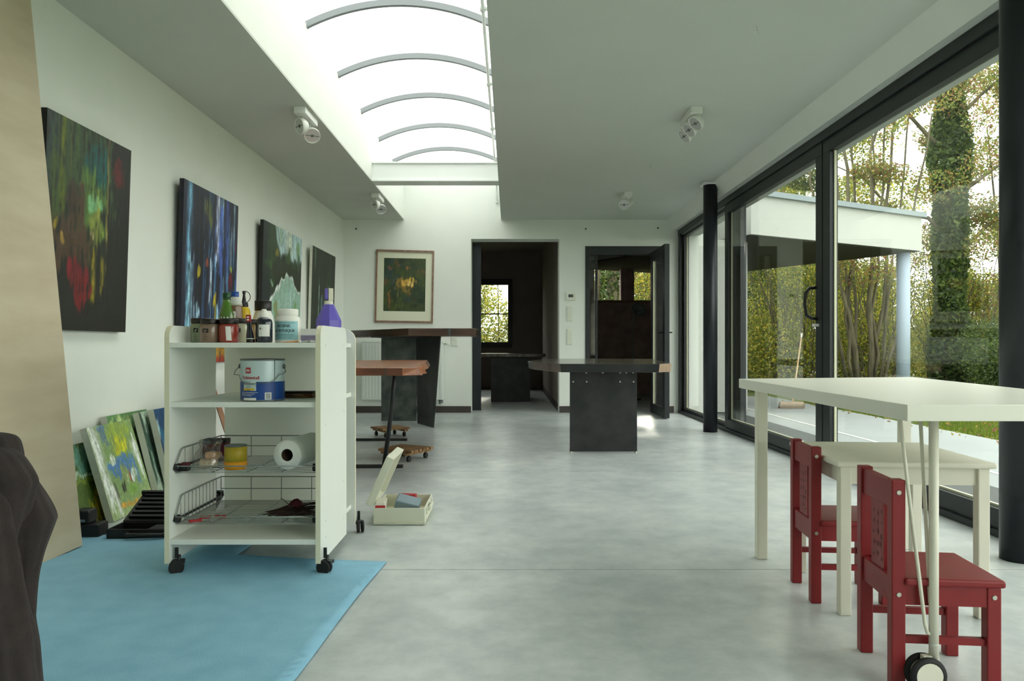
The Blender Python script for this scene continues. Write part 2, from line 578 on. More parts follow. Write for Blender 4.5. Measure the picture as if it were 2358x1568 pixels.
# skylight well
ww = MB().box(SKL - 0.06, SKL, SK0, YB, H + 0.015, SKZ)
struct(ww.build('wall_well_left', M['wall']), 'bright white side of the skylight well beside the paintings')
ww = MB().box(SKR, SKR + 0.06, SK0, YB, H + 0.015, SKZ)
struct(ww.build('wall_well_right', M['wall']), 'bright white side of the skylight well facing the paintings')
ww = MB().box(SKL - 0.06, SKR + 0.06, SK0 - 0.06, SK0, H + 0.015, SKZ + 0.2)
struct(ww.build('wall_well_front', M['wall']), 'white end of the skylight well')

# barrel skylight: panes between ribs
sky = thing('window_1', 'white translucent barrel-vault skylight with slim curved ribs', None, (0, 0, 0))
struct(sky)
xc, hw, sag = (SKL + SKR) / 2, (SKR - SKL) / 2 + 0.03, 0.165
Rv = (hw * hw + sag * sag) / (2 * sag)


def vault(t, dr=0.0):
    a = math.asin(hw / Rv) * (2 * t - 1)
    return (xc + (Rv + dr) * math.sin(a), SKZ - 0.005 + sag - Rv + (Rv + dr) * math.cos(a))


ribs = [SK0 + 0.02, 3.33, 4.30, 5.28, 6.25, 7.22, 8.20, 9.17, YB - 0.02]
for a, b in zip(ribs[:-1], ribs[1:]):
    mb = MB()
    vs, fs = [], []
    for k in range(25):
        x, z = vault(k / 24, 0.012)
        vs += [(x, a, z), (x, b, z)]
    fs = [(2 * k, 2 * k + 1, 2 * k + 3, 2 * k + 2) for k in range(24)]
    mb.add(vs, fs, 0, True).build('pane', M['opal'], sky)
for y in ribs:
    mb = MB()
    vs = []
    for k in range(25):
        x, z = vault(k / 24, 0.012)
        x2, z2 = vault(k / 24, -0.030)
        vs += [(x, y - 0.016, z), (x, y + 0.016, z), (x2, y - 0.016, z2), (x2, y + 0.016, z2)]
    fs = []
    for k in range(24):
        o, p = 4 * k, 4 * k + 4
        fs += [(o + 2, o + 3, p + 3, p + 2), (o, o + 2, p + 2, p), (o + 1, p + 1, p + 3, o + 3)]
    mb.add(vs, fs, 0, False).build('rib', M['rib_alu'], sky)
mb = MB()
vs = [(SKL - 0.03, YB, SKZ - 0.01), (SKR + 0.03, YB, SKZ - 0.01)]

# cross beam: white H section
bm_ = MB()
bm_.box(SKL, SKR, 7.76, 7.97, 2.54, 2.556)
bm_.box(SKL, SKR, 7.76, 7.97, 2.722, 2.738)
bm_.box(SKL, SKR, 7.785, 7.945, 2.556, 2.722)
struct(bm_.build('beam', M['white_paint'], bevel=0.002), 'white steel beam spanning the skylight well')

# pipe with clamps along the well
pr = thing('conduit_pipe', 'thin white pipe with clamps along the skylight edge', 'pipe', (-0.165, 5.5, 2.97))
MB().tube([(-0.165, 3.45, 2.97), (-0.165, 9.9, 2.97), (-0.165, 10.06, 2.95), (-0.165, 10.10, 2.88), (-0.165, 10.10, 2.76)], 0.011, 10).build('tube', M['pipe'], pr, world=True)
for y in (3.6, 4.78, 6.15, 7.4, 9.0):
    k = MB()
    k.tube([(-0.165, y - 0.014, 2.97), (-0.165, y + 0.014, 2.97)], 0.019, 12)
    k.box(-0.165, SKR - 0.002, y - 0.008, y + 0.008, 2.962, 2.978)
    k.build('clamp', M['can_rim'] if False else M['greystrip'], pr, world=True)
k = MB().tube([(-0.165, 10.10, 2.775), (-0.165, 10.10, 2.755)], 0.018, 12).box(-0.175, -0.155, 10.10, YB, 2.757, 2.773)
k.build('clamp', M['greystrip'], pr, world=True)

# ------------------------------------------------------------------ glass wall on the right
gw = thing('window_2', 'dark framed sliding glass wall looking onto the garden', None, (XR, 5, 0))
struct(gw)
f = MB()
f.box(2.22, 2.33, YF, YB, 2.335, 2.402)
f.box(2.22, 2.33, YF, YB, 0.0, 0.035)
f.box(2.225, 2.33, 10.02, YB, 0.035, 2.335)
f.box(2.30, 2.36, 7.66, 7.80, 0.035, 2.335)
f.build('frame', M['alu'], gw, world=True, bevel=0.003)


def sash(name, ya, yb, x0, zr0, zr1, st, ztop, lit_at=None):
    s = MB()
    x1 = x0 + 0.06
    s.box(x0, x1, ya, yb, zr0, zr1)
    s.box(x0, x1, ya, yb, ztop, 2.35)
    s.box(x0, x1, ya, ya + st, zr1, ztop)
    s.box(x0, x1, yb - st, yb, zr1, ztop)
    o = s.build(name, M['alu'], gw, world=True, bevel=0.003)
    g = MB().box(x0 + 0.024, x0 + 0.030, ya + st, yb - st, zr1, ztop)
    go = g.build('pane', M['glass'], o)
    go.data.transform(Matrix.Translation(-Vector(gw.location)))
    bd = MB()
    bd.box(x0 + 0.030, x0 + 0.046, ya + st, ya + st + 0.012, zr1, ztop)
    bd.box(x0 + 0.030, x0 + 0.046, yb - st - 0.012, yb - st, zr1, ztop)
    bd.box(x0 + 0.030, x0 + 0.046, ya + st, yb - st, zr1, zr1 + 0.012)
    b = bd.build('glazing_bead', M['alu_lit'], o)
    b.data.transform(Matrix.Translation(-Vector(gw.location)))
    return o


sash('fixed_light', 7.86, 10.02, 2.262, 0.03, 0.07, 0.07, 2.29)
s1 = sash('sliding_sash', 5.50, 7.98, 2.236, 0.02, 0.125, 0.115, 2.242)
s2 = sash('sliding_sash', 1.9, 5.495, 2.240, 0.02, 0.125, 0.115, 2.242)
sash('fixed_light', YF + 0.02, 1.895, 2.262, 0.03, 0.07, 0.07, 2.29)
hp = [(2.236, 5.60, 1.30), (2.19, 5.61, 1.295), (2.165, 5.62, 1.26), (2.160, 5.62, 1.18), (2.170, 5.615, 1.10), (2.20, 5.60, 1.075), (2.236, 5.585, 1.07)]
hh = MB().tube(hp, 0.012, 10)
o = hh.build('handle', M['black_pl'], s1)
o.data.transform(Matrix.Translation(-Vector(gw.location)))
o = MB().box(2.205, 2.236, 5.55, 5.60, 1.015, 1.035).build('lock', M['white_pl'], s1)
o.data.transform(Matrix.Translation(-Vector(gw.location)))

# round steel columns
for (x, y, lb) in ((2.052, 7.85, 'slim round charcoal column in front of the fixed glass panel'), (2.083, 3.14, 'thick dark round column beside the large white table')):
    r_ = thing('steel_column', lb, 'column', (x, y, 0))
    rad = 0.071
    MB().lathe([(rad, 0.0), (rad, 2.515)], 40).build('shaft', M['column'], r_)
    MB().box(-0.09, 0.09, -0.09, 0.09, 2.515, 2.535).build('head_plate', M['white_paint'], r_)

# ------------------------------------------------------------------ rooms beyond the end wall
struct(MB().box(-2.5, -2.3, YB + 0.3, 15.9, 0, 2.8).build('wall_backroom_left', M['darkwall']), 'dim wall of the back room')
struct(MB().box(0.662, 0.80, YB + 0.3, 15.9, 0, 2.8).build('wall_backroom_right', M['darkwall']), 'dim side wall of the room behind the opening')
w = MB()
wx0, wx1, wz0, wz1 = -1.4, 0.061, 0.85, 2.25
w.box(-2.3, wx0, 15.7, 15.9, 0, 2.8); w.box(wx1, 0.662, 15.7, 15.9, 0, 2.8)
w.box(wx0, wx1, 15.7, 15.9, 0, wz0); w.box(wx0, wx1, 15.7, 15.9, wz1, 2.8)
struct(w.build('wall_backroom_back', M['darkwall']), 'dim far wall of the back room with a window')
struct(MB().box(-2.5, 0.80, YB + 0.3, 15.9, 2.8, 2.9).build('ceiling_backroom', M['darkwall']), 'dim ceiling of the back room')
struct(MB().box(0.648, 0.662, YB + 0.31, 15.69, 0, 0.085).build('baseboard_backroom', M['base']), 'dark skirting in the back room')
bw = thing('window_3', 'dark framed window in the far wall of the back room', None, (-0.5, 15.7, 0.85))
struct(bw)
q = MB()
q.box(wx0, wx0 + 0.09, 15.66, 15.76, wz0, wz1); q.box(wx1 - 0.09, wx1, 15.66, 15.76, wz0, wz1)
q.box(wx0 + 0.09, wx1 - 0.09, 15.66, 15.76, wz0, wz0 + 0.11); q.box(wx0 + 0.09, wx1 - 0.09, 15.66, 15.76, wz1 - 0.12, wz1)
q.build('frame', M['alu'], bw, world=True)
MB().box(wx0 + 0.09, wx1 - 0.09, 15.70, 15.706, wz0 + 0.11, wz1 - 0.12).build('pane', M['glass'], bw, world=True)
MB().box(wx0 + 0.09, wx1 - 0.09, 15.68, 15.74, 1.525, 1.545).build('bar', M['alu'], bw, world=True)
dp = struct(MB().box(-0.53, -0.385, YB + 0.302, YB + 0.35, 0.005, 2.27).build('door_2', M['column']), 'dark sliding door pushed half behind the wall')

struct(MB().box(3.03, 3.23, YB + 0.3, 14.2, 0, 2.29).build('wall_annex_right', M['render_white']), 'white outside wall of the annex')
w = MB()
A0, A1, AZ = 1.55, 2.75, (1.71, 2.34)
w.box(0.80, A0, 14.0, 14.2, 0, 2.6); w.box(A1, 3.03, 14.0, 14.2, 0, 2.6)
w.box(A0, A1, 14.0, 14.2, 0, AZ[0]); w.box(A0, A1, 14.0, 14.2, AZ[1], 2.6)
w.box(2.03, 2.27, 13.98, 14.2, AZ[0], AZ[1])
struct(w.build('wall_annex_back', M['barn']), 'dark brown wall of the annex with two small windows')
struct(MB().box(0.80, 3.23, YB + 0.3, 14.2, 2.6, 2.7).build('ceiling_annex', M['barn']), 'dark ceiling of the annex')
struct(MB().box(A0 - 0.03, A1 + 0.03, 13.93, 14.0, AZ[0] - 0.05, AZ[0]).build('window_sill_annex', M['wood_light']), 'pale sill under the small annex windows')
for i, (a, b) in enumerate(((A0, 2.03), (2.27, A1))):
    struct(MB().box(a, b, 14.10, 14.106, AZ[0], AZ[1]).build('window_%d' % (4 + i), M['glass']), ['small annex window showing an ivy trunk', 'small annex window showing yellow autumn leaves'][i])
struct(MB().box(2.31, 3.03, YB + 0.06, YB + 0.30, 0, 2.29).build('wall_annex_front', M['render_white']), 'white rendered wall outside beside the fixed glass panel')

# glazed door, open into the room
dr = thing('door_1', 'dark framed glazed door standing open into the room', None, (1.54, YB, 0))
struct(dr)
q = MB()
q.box(O2[0], O2[0] + 0.06, YB - 0.012, YB + 0.09, 0, O2[2]); q.box(O2[1] - 0.17, O2[1], YB - 0.012, YB + 0.09, 0, O2[2])
q.box(O2[0] + 0.06, O2[1] - 0.17, YB - 0.012, YB + 0.09, O2[2] - 0.115, O2[2])
q.box(O2[0] + 0.14, O2[0] + 0.17, YB + 0.06, YB + 0.11, 0, O2[2] - 0.115)
q.build('frame', M['alu'], dr, world=True, bevel=0.002)
MB().box(O2[0] + 0.06, O2[0] + 0.14, YB + 0.075, YB + 0.08, 0, O2[2] - 0.115).build('side_pane', M['glass'], dr, world=True)
lx0, lx1, ly0, ly1 = 1.855, 1.915, 9.19, 10.11
q = MB()
q.box(lx0, lx1, ly0, ly0 + 0.115, 0.012, 2.10); q.box(lx0, lx1, ly1 - 0.11, ly1, 0.012, 2.10)
q.box(lx0, lx1, ly0 + 0.115, ly1 - 0.11, 0.012, 0.13); q.box(lx0, lx1, ly0 + 0.115, ly1 - 0.11, 1.98, 2.10)
leaf = q.build('leaf', M['alu'], dr, world=True, bevel=0.002)
for nm, mbx, mt in (('pane', MB().box(1.882, 1.888, ly0 + 0.115, ly1 - 0.11, 0.13, 1.98), 'glass'),
                    ('handle', MB().tube([(1.915, 9.25, 1.04), (1.955, 9.25, 1.04), (1.96, 9.30, 1.04), (1.96, 9.37, 1.04)], 0.008, 8).tube([(1.855, 9.25, 1.04), (1.815, 9.25, 1.04), (1.81, 9.30, 1.04), (1.81, 9.37, 1.04)], 0.008, 8), 'black_pl'),
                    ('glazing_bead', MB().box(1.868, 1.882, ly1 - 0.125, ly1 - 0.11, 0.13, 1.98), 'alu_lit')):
    o = mbx.build(nm, M[mt], leaf)
    o.data.transform(Matrix.Translation(-Vector(dr.location)))

# ------------------------------------------------------------------ outside
struct(MB().box(-40, 60, -30, 90, -0.3, -0.075).build('lawn', M['lawn']), 'leaf-strewn lawn beside the terrace')
struct(MB().box(2.331, 4.70, -6, 13.9, -0.2, -0.03).build('terrace', M['terrace']), 'pale concrete terrace outside the glass doors')
struct(MB().box(3.43, 3.47, -6, 13.0, -0.0305, -0.026).build('trim_3', M['drain']), 'narrow pale drain strip set in the terrace')
e1, e2 = Vector((-0.873, -0.488, 0)), Vector((-0.488, 0.873, 0))
C0 = Vector((6.17, 11.5, 0))


def cpt(a, b):
    p = C0 + e1 * a + e2 * b
    return (p.x, p.y)


cn = thing('canopy_roof', 'flat white canopy with grey cap on a pale round post outside', None, (4.5, 11.5, 0))
struct(cn)
quad = [cpt(0, 0), cpt(0, 4.6), cpt(3.55, 4.6), cpt(3.55, 0)]
inn = [cpt(0.05, 0.05), cpt(0.05, 4.55), cpt(3.5, 4.55), cpt(3.5, 0.05)]
MB().prism(quad, 2.30, 2.80).build('fascia', M['render_white'], cn, world=True)
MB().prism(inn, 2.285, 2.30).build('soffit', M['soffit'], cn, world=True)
MB().prism([cpt(-0.05, -0.05), cpt(-0.05, 4.65), cpt(3.6, 4.65), cpt(3.6, -0.05)], 2.80, 2.87).build('cap', M['zinc'], cn, world=True)
px_, py_ = cpt(0.16, 0.19)
MB().lathe([(0.095, -0.06), (0.095, 2.285)], 32, (px_, py_, 0)).build('post', M['post_blue'], cn, world=True)

br = thing('broom', 'wooden broom with pale tip standing out on the terrace', 'broom', (4.10, 11.2, -0.03))
bp = at(1797, 936, 11.25); tp = at(1846, 768, 11.6)
MB().tube([Vector((4.12, 11.2, 0.02)), tp - (tp - Vector((4.12, 11.2, 0.02))) * 0.06], 0.013, 8).build('handle', M['broomwood'], br, world=True)
MB().tube([tp - (tp - Vector((4.12, 11.2, 0.02))) * 0.06, tp], 0.015, 8).build('handle_tip', M['white_pl'], br, world=True)
k = MB().box(3.94, 4.28, 11.17, 11.23, 0.03, 0.065)
k.build('head', M['wood_light'], br, world=True)
MB().box(3.93, 4.29, 11.16, 11.24, -0.028, 0.03).build('bristles', M['bristle'], br, world=True)


# trees and shrubs
def leaf_obj(name, centers, sizes, pal, parent=None, elong=0.55):
    n = len(centers)
    nrm = RNG.normal(size=(n, 3)); nrm /= np.linalg.norm(nrm, axis=1)[:, None]
    t = RNG.normal(size=(n, 3)); t -= nrm * (t * nrm).sum(1)[:, None]; t /= np.linalg.norm(t, axis=1)[:, None]
    b = np.cross(nrm, t)
    s = sizes[:, None]
    v = np.stack([centers - t * s, centers + b * s * elong, centers + t * s, centers - b * s * elong], 1).reshape(-1, 3)
    me = bpy.data.meshes.new(name)
    me.vertices.add(4 * n); me.vertices.foreach_set('co', v.astype(np.float32).ravel())
    me.loops.add(4 * n); me.loops.foreach_set('vertex_index', np.arange(4 * n, dtype=np.int32))
    me.polygons.add(n); me.polygons.foreach_set('loop_start', np.arange(0, 4 * n, 4, dtype=np.int32))
    me.update(calc_edges=True)
    pal_l = np.array([S(*p)[:3] for p in pal])
    cidx = RNG.integers(0, len(pal), n)
    colr = pal_l[cidx] * RNG.uniform(0.75, 1.2, (n, 1))
    colr = np.concatenate([np.repeat(colr, 4, 0), np.ones((4 * n, 1))], 1)
    ca = me.color_attributes.new('paint', 'FLOAT_COLOR', 'POINT')
    ca.data.foreach_set('color', colr.astype(np.float32).ravel())
    me.materials.append(M['leaf'])
    o = bpy.data.objects.new(name, me)
    COL.objects.link(o)
    if parent is not None:
        o.parent = parent
    o['kind'] = 'stuff'
    return o


def blob(c, r, n, shell=0.35, clump=0.0):
    d = RNG.normal(size=(n, 3)); d /= np.linalg.norm(d, axis=1)[:, None]
    rad = (shell + (1 - shell) * RNG.random(n) ** 0.6)[:, None]
    p = d * rad * np.array(r) + np.array(c)
    return p


GREEN = [(104, 122, 54), (124, 138, 66), (90, 108, 50), (142, 148, 74)]
YELLOW = [(168, 168, 52), (190, 178, 60), (132, 150, 54), (204, 188, 84)]
AUTUMN = [(150, 132, 60), (142, 104, 62), (122, 124, 58), (160, 146, 74), (134, 92, 74)]
DARKG = [(66, 86, 44), (80, 102, 52), (92, 112, 60), (58, 76, 42)]


def tree(name, label, x, y, stems, blobs, pal, size, ivy=None, group=None):
    r = thing(name, label, 'tree' if 'tree' in name else 'shrub', (x, y, -0.08), 0, group)
    w = MB()
    for pts, r0, r1 in stems:
        m = len(pts)
        w.tube(pts, [r0 + (r1 - r0) * i / (m - 1) for i in range(m)], 7)
    w.build('trunk', M['bark'], r)
    cs = [blob(cc, rr, nn) for cc, rr, nn in blobs]
    if cs:
        P_ = np.concatenate(cs)
        P_ = P_[P_[:, 2] > 0.02]
        leaf_obj('foliage', P_, RNG.uniform(0.6, 1.25, len(P_)) * size * 0.6, pal, r)
    if ivy:
        n_, rad, h_ = ivy
        a = RNG.uniform(0, 2 * PI, n_); z = RNG.uniform(0, h_, n_)
        wob = 1 + 0.13 * np.sin(z * 1.7) + 0.15 * np.sin(a * 2 + z * 3)
        rr_ = rad * wob * RNG.uniform(0.75, 1.2, n_)
        leaf_obj('ivy', np.stack([rr_ * np.cos(a), rr_ * np.sin(a), z], 1), RNG.uniform(0.04, 0.08, n_), DARKG + GREEN[:1], r)
    return r


def wander(p0, p1, n=7, amp=0.15):
    p0, p1 = Vector(p0), Vector(p1)
    out = []
    for i in range(n):
        t = i / (n - 1)
        q = p0.lerp(p1, t)
        if 0 < i < n - 1:
            q += Vector((random.uniform(-amp, amp), random.uniform(-amp, amp), random.uniform(-amp, amp)))
        out.append(q)
    return out


# tall ivy-clad trunk
def scatter(n, c, spread, rr, cnt):
    return [((c[0] + random.uniform(-1, 1) * spread[0], c[1] + random.uniform(-1, 1) * spread[1], c[2] + random.uniform(-1, 1) * spread[2]),
             (rr * random.uniform(0.6, 1.2), rr * random.uniform(0.6, 1.2), rr * random.uniform(0.4, 0.8)), int(2.3 * cnt * random.uniform(0.6, 1.3))) for _ in range(n)]


tree('ivy_tree', 'tall straight tree trunk thickly clad in dark ivy', 9.17, 16.0,
     [(wander((0, 0, 0), (0.1, 0.1, 10), 8, 0.06), 0.24, 0.14)] +
     [(wander((0, 0, z), (dx, dy, z + 1.6), 6, 0.12), 0.05, 0.012) for z, dx, dy in ((3.2, -2.2, 0.4), (4.0, 2.0, -0.5), (5.0, -2.4, -0.4), (5.6, 1.8, 0.3), (6.6, -1.8, 0.5), (2.7, 1.6, -0.6))],
     scatter(26, (0.3, 0, 6.0), (2.6, 1.2, 2.4), 0.6, 420), GREEN + AUTUMN[:2], 0.06, ivy=(22000, 0.29, 9.5))
tree('multi_stem_tree', 'bare-limbed multi-stemmed tree rising behind the white canopy', 6.95, 15.0,
     [(wander((dx * 0.25, dy * 0.25, 0), (dx, dy, h), 9, 0.09), rr, 0.015) for dx, dy, h, rr in
      ((-1.2, 0.2, 5.5, 0.04), (-0.5, 0.3, 7, 0.06), (0.2, -0.2, 7.5, 0.055), (0.8, 0.3, 7, 0.05), (1.3, 0, 5.5, 0.035), (-0.1, 0.4, 6.5, 0.04), (-0.9, -0.2, 6.0, 0.035), (0.5, 0.1, 6.5, 0.035), (-0.7, 0.1, 6.2, 0.03), (1.0, 0.2, 6.0, 0.03), (0.35, 0.3, 7.0, 0.03))],
     scatter(24, (0, 0, 4.6), (2.2, 0.8, 2.2), 0.5, 230), GREEN + AUTUMN, 0.055)
tree('autumn_tree', 'loose russet-leaved tree between ivy trunk and near column', 11.6, 17.5,
     [(wander((0, 0, 0), (0.3 * i - 0.6, 0.2, 6), 8, 0.15), 0.06, 0.012) for i in range(5)],
     scatter(34, (0.2, 0, 4.4), (2.2, 1.0, 3.2), 0.7, 420), AUTUMN + GREEN, 0.065)
tree('tall_tree', 'tall leafy tree showing over the end of the canopy', 9.0, 22.0,
     [(wander((0, 0, 0), (0.2, 0, 9), 8, 0.15), 0.2, 0.05)],
     scatter(40, (0, 0, 6.0), (2.6, 1.2, 3.4), 0.8, 320), GREEN + YELLOW[:2], 0.075)
tree('far_tree', 'hazy green tree far behind the multi-stemmed tree', 8.6, 27.0,
     [(wander((0, 0, 0), (0.2, 0, 8), 8, 0.15), 0.2, 0.05)],
     scatter(50, (-1.2, 0, 5.0), (4.2, 1.5, 3.6), 0.9, 330), GREEN + AUTUMN[:1], 0.09)
tree('dark_tree', 'dark dense tree seen beneath the canopy', 5.6, 19.5,
     [(wander((0, 0, 0), (0.2, 0, 5), 8, 0.15), 0.14, 0.04)],
     scatter(40, (0, 0, 3.4), (1.7, 1.0, 2.6), 0.75, 620), DARKG + GREEN + AUTUMN[:1], 0.07)
tree('leafy_tree', 'broad leafy tree beyond the near end of the lawn', 12.8, 13.0,
     [(wander((0, 0, 0), (0.2, 0, 6), 8, 0.15), 0.14, 0.04)],
     scatter(34, (0, 0, 4.0), (1.4, 2.4, 2.6), 0.8, 420), GREEN + AUTUMN[:2], 0.07)
# shrubs of the hedge line
sh = [(6.3, 17.3, 1.3, 'YEL', 'yellow-green shrub behind the multi-stemmed tree'), (8.0, 18.0, 1.5, 'YEL', 'sunlit yellow-green shrub right of the canopy post'),
      (9.6, 14.6, 1.0, 'DRK', 'low dark green shrub at the foot of the ivy trunk'), (11.2, 15.2, 1.3, 'DRK', 'dark rounded shrub below the russet tree'),
      (4.9, 16.8, 1.5, 'YEL', 'bright yellow shrub glimpsed under the canopy'), (8.6, 13.2, 0.75, 'DRK', 'small clipped green shrub at the lawn edge'),
      (10.4, 18.6, 1.7, 'YEL', 'tall yellow-green shrub behind the ivy trunk'), (9.4, 11.6, 0.75, 'DRK', 'dark clipped shrub nearest the big white table'),
      (12.8, 18.5, 1.9, 'DRK', 'big dark shrub far along the hedge'), (3.9, 19.0, 1.9, 'DRK', 'dark shrub deep under the canopy')]
for x, y, r_, kd, lb in sh:
    pal = YELLOW + GREEN[:2] if kd == 'YEL' else DARKG + GREEN[:1]
    tree('garden_shrub', lb, x, y, [(wander((0, 0, 0), (random.uniform(-.5, .5), random.uniform(-.3, .3), r_ * 1.3), 6, 0.08), 0.03, 0.008) for _ in range(9)],
         [((random.uniform(-.4, .4) * r_, random.uniform(-.4, .4) * r_, r_ * random.uniform(0.35, 1.1)), (r_ * 0.7, r_ * 0.7, r_ * 0.6), 2300) for _ in range(6)], pal, 0.05 if kd == 'YEL' else 0.045)
for i, (x, y, lb) in enumerate(((6.2, 24.0, 'tall hedge section far behind the canopy post'), (10.6, 25.0, 'tall hedge section far behind the ivy trunk'), (15.0, 23.5, 'tall hedge section at the far garden corner'))):
    tree('garden_shrub', lb, x, y, [(wander((dx, 0, 0), (dx + random.uniform(-.3, .3), 0, 3.4), 6, 0.15), 0.04, 0.01) for dx in (-1.8, -1.0, -.2, .6, 1.4, 2.0)],
         [((random.uniform(-2.2, 2.2), random.uniform(-.5, .5), random.uniform(0.4, 3.4)), (0.8, 0.5, 0.8), 1700) for _ in range(20)], GREEN + YELLOW[:2], 0.1)
for x, y, h, lb in ((6.1, 16.2, 3.2, 'twiggy thicket left of the multi-stemmed tree'), (7.9, 16.6, 3.4, 'twiggy thicket right of the multi-stemmed tree'), (9.9, 17.2, 3.2, 'twiggy thicket right of the ivy trunk'), (12.0, 16.0, 3.4, 'twiggy thicket by the near column')):
    tree('twiggy_shrub', lb, x, y, [(wander((random.uniform(-.5, .5), random.uniform(-.3, .3), 0), (random.uniform(-1.1, 1.1), random.uniform(-.4, .4), h * random.uniform(.6, 1.1)), 8, 0.07), 0.018, 0.004) for _ in range(34)],
         [((random.uniform(-.9, .9), random.uniform(-.3, .3), random.uniform(0.3, h * .85)), (0.4, 0.35, 0.4), 420) for _ in range(14)], YELLOW + GREEN, 0.05)
for x, y, h, lb in ((14.6, 9.6, 3.6, 'green thicket at the far side of the lawn'), (14.2, 6.0, 3.4, 'yellowing thicket opposite the glass doors'), (14.0, 2.4, 3.4, 'dense thicket farthest along the lawn')):
    tree('twiggy_shrub', lb, x, y, [(wander((random.uniform(-.5, .5), random.uniform(-1.2, 1.2), 0), (random.uniform(-.6, .6), random.uniform(-1.6, 1.6), h * random.uniform(.6, 1.1)), 8, 0.07), 0.02, 0.004) for _ in range(24)],
         [((random.uniform(-.5, .5), random.uniform(-1.5, 1.5), random.uniform(0.3, h * .85)), (0.5, 0.7, 0.5), 800) for _ in range(14)], YELLOW[:2] + GREEN, 0.06)
# what the end windows look out on
tree('garden_shrub', 'bright green shrub outside the back-room window', -0.3, 18.6, [(wander((dx, 0, 0), (dx * 1.4, 0, 2.6), 6, 0.1), 0.03, 0.008) for dx in (-.8, -.4, 0, .4)],
     [((random.uniform(-1.2, 1.2), random.uniform(-.4, .4), random.uniform(0.5, 2.5)), (0.55, 0.4, 0.5), 1300) for _ in range(13)], YELLOW + GREEN, 0.06)
tree('garden_shrub', 'leafy green shrub farther along outside the back room', -2.9, 19.0, [(wander((dx, 0, 0), (dx * 1.4, 0, 2.6), 6, 0.1), 0.03, 0.008) for dx in (-.8, -.4, 0, .4)],
     [((random.uniform(-1.3, 1.3), random.uniform(-.4, .4), random.uniform(0.5, 2.7)), (0.55, 0.4, 0.5), 1300) for _ in range(13)], YELLOW + GREEN, 0.06)
tree('ivy_tree', 'ivy-wrapped pale trunk outside the small annex window', 2.30, 17.5, [(wander((0, 0, 0), (0.05, 0, 6), 8, 0.03), 0.16, 0.12), (wander((-0.3, 0.1, 0), (-0.25, 0.1, 6), 8, 0.03), 0.1, 0.08)], [], GREEN, 0.06, ivy=(2600, 0.2, 6))
tree('autumn_tree', 'golden autumn shrubbery outside the second annex window', 3.0, 19.0, [(wander((0, 0, 0), (0.05, 0, 4), 8, 0.1), 0.08, 0.04)],
     [((random.uniform(-1.6, 1.2), random.uniform(-.3, .3), random.uniform(0.8, 3.6)), (0.6, 0.4, 0.6), 700) for _ in range(12)], YELLOW + AUTUMN, 0.06)

# grass blades and fallen leaves on the visible lawn strip
n_ = 26000
gx = RNG.uniform(4.72, 7.6, n_); gy = RNG.uniform(6.0, 13.0, n_)
gv = np.zeros((n_, 3, 3)); hgt = RNG.uniform(0.03, 0.075, n_); ang = RNG.uniform(0, PI, n_)
gv[:, 0] = np.stack([gx - 0.006 * np.cos(ang), gy - 0.006 * np.sin(ang), np.full(n_, -0.076)], 1)
gv[:, 1] = np.stack([gx + 0.006 * np.cos(ang), gy + 0.006 * np.sin(ang), np.full(n_, -0.076)], 1)
gv[:, 2] = np.stack([gx + RNG.normal(0, 0.015, n_), gy + RNG.normal(0, 0.015, n_), -0.076 + hgt], 1)
gm = bpy.data.meshes.new('grass')
gm.vertices.add(3 * n_); gm.vertices.foreach_set('co', gv.astype(np.float32).ravel())
gm.loops.add(3 * n_); gm.loops.foreach_set('vertex_index', np.arange(3 * n_, dtype=np.int32))
gm.polygons.add(n_); gm.polygons.foreach_set('loop_start', np.arange(0, 3 * n_, 3, dtype=np.int32))
gm.update(calc_edges=True)
pal_l = np.array([S(*p)[:3] for p in [(104, 124, 36), (84, 106, 30), (126, 138, 48)]])
gc = np.concatenate([np.repeat(pal_l[RNG.integers(0, 3, n_)], 3, 0), np.ones((3 * n_, 1))], 1)
gm.color_attributes.new('paint', 'FLOAT_COLOR', 'POINT').data.foreach_set('color', gc.astype(np.float32).ravel())
gm.materials.append(M['leaf'])
go = bpy.data.objects.new('grass', gm); COL.objects.link(go)
tag(go, 'short green grass along the terrace edge', 'grass', kind='stuff')
n_ = 700
lo = leaf_obj('fallen_leaves', np.stack([RNG.uniform(4.5, 7.5, n_), RNG.uniform(5.5, 13, n_), np.full(n_, -0.03)], 1), RNG.uniform(0.018, 0.034, n_), AUTUMN)
tag(lo, 'brown autumn leaves scattered over the lawn edge', 'leaves', kind='stuff')

# ------------------------------------------------------------------ paintings
def vnoise(h, w, ny, nx):
    g = RNG.random((ny + 2, nx + 2))
    y = np.linspace(0, ny, h); x = np.linspace(0, nx, w)
    yi = np.clip(y.astype(int), 0, ny); xi = np.clip(x.astype(int), 0, nx)
    fy = (y - yi)[:, None]; fx = (x - xi)[None, :]
    fy = fy * fy * (3 - 2 * fy); fx = fx * fx * (3 - 2 * fx)
    a = g[yi][:, xi]; b = g[yi][:, xi + 1]; c = g[yi + 1][:, xi]; d = g[yi + 1][:, xi + 1]
    return a * (1 - fy) * (1 - fx) + b * (1 - fy) * fx + c * fy * (1 - fx) + d * fy * fx


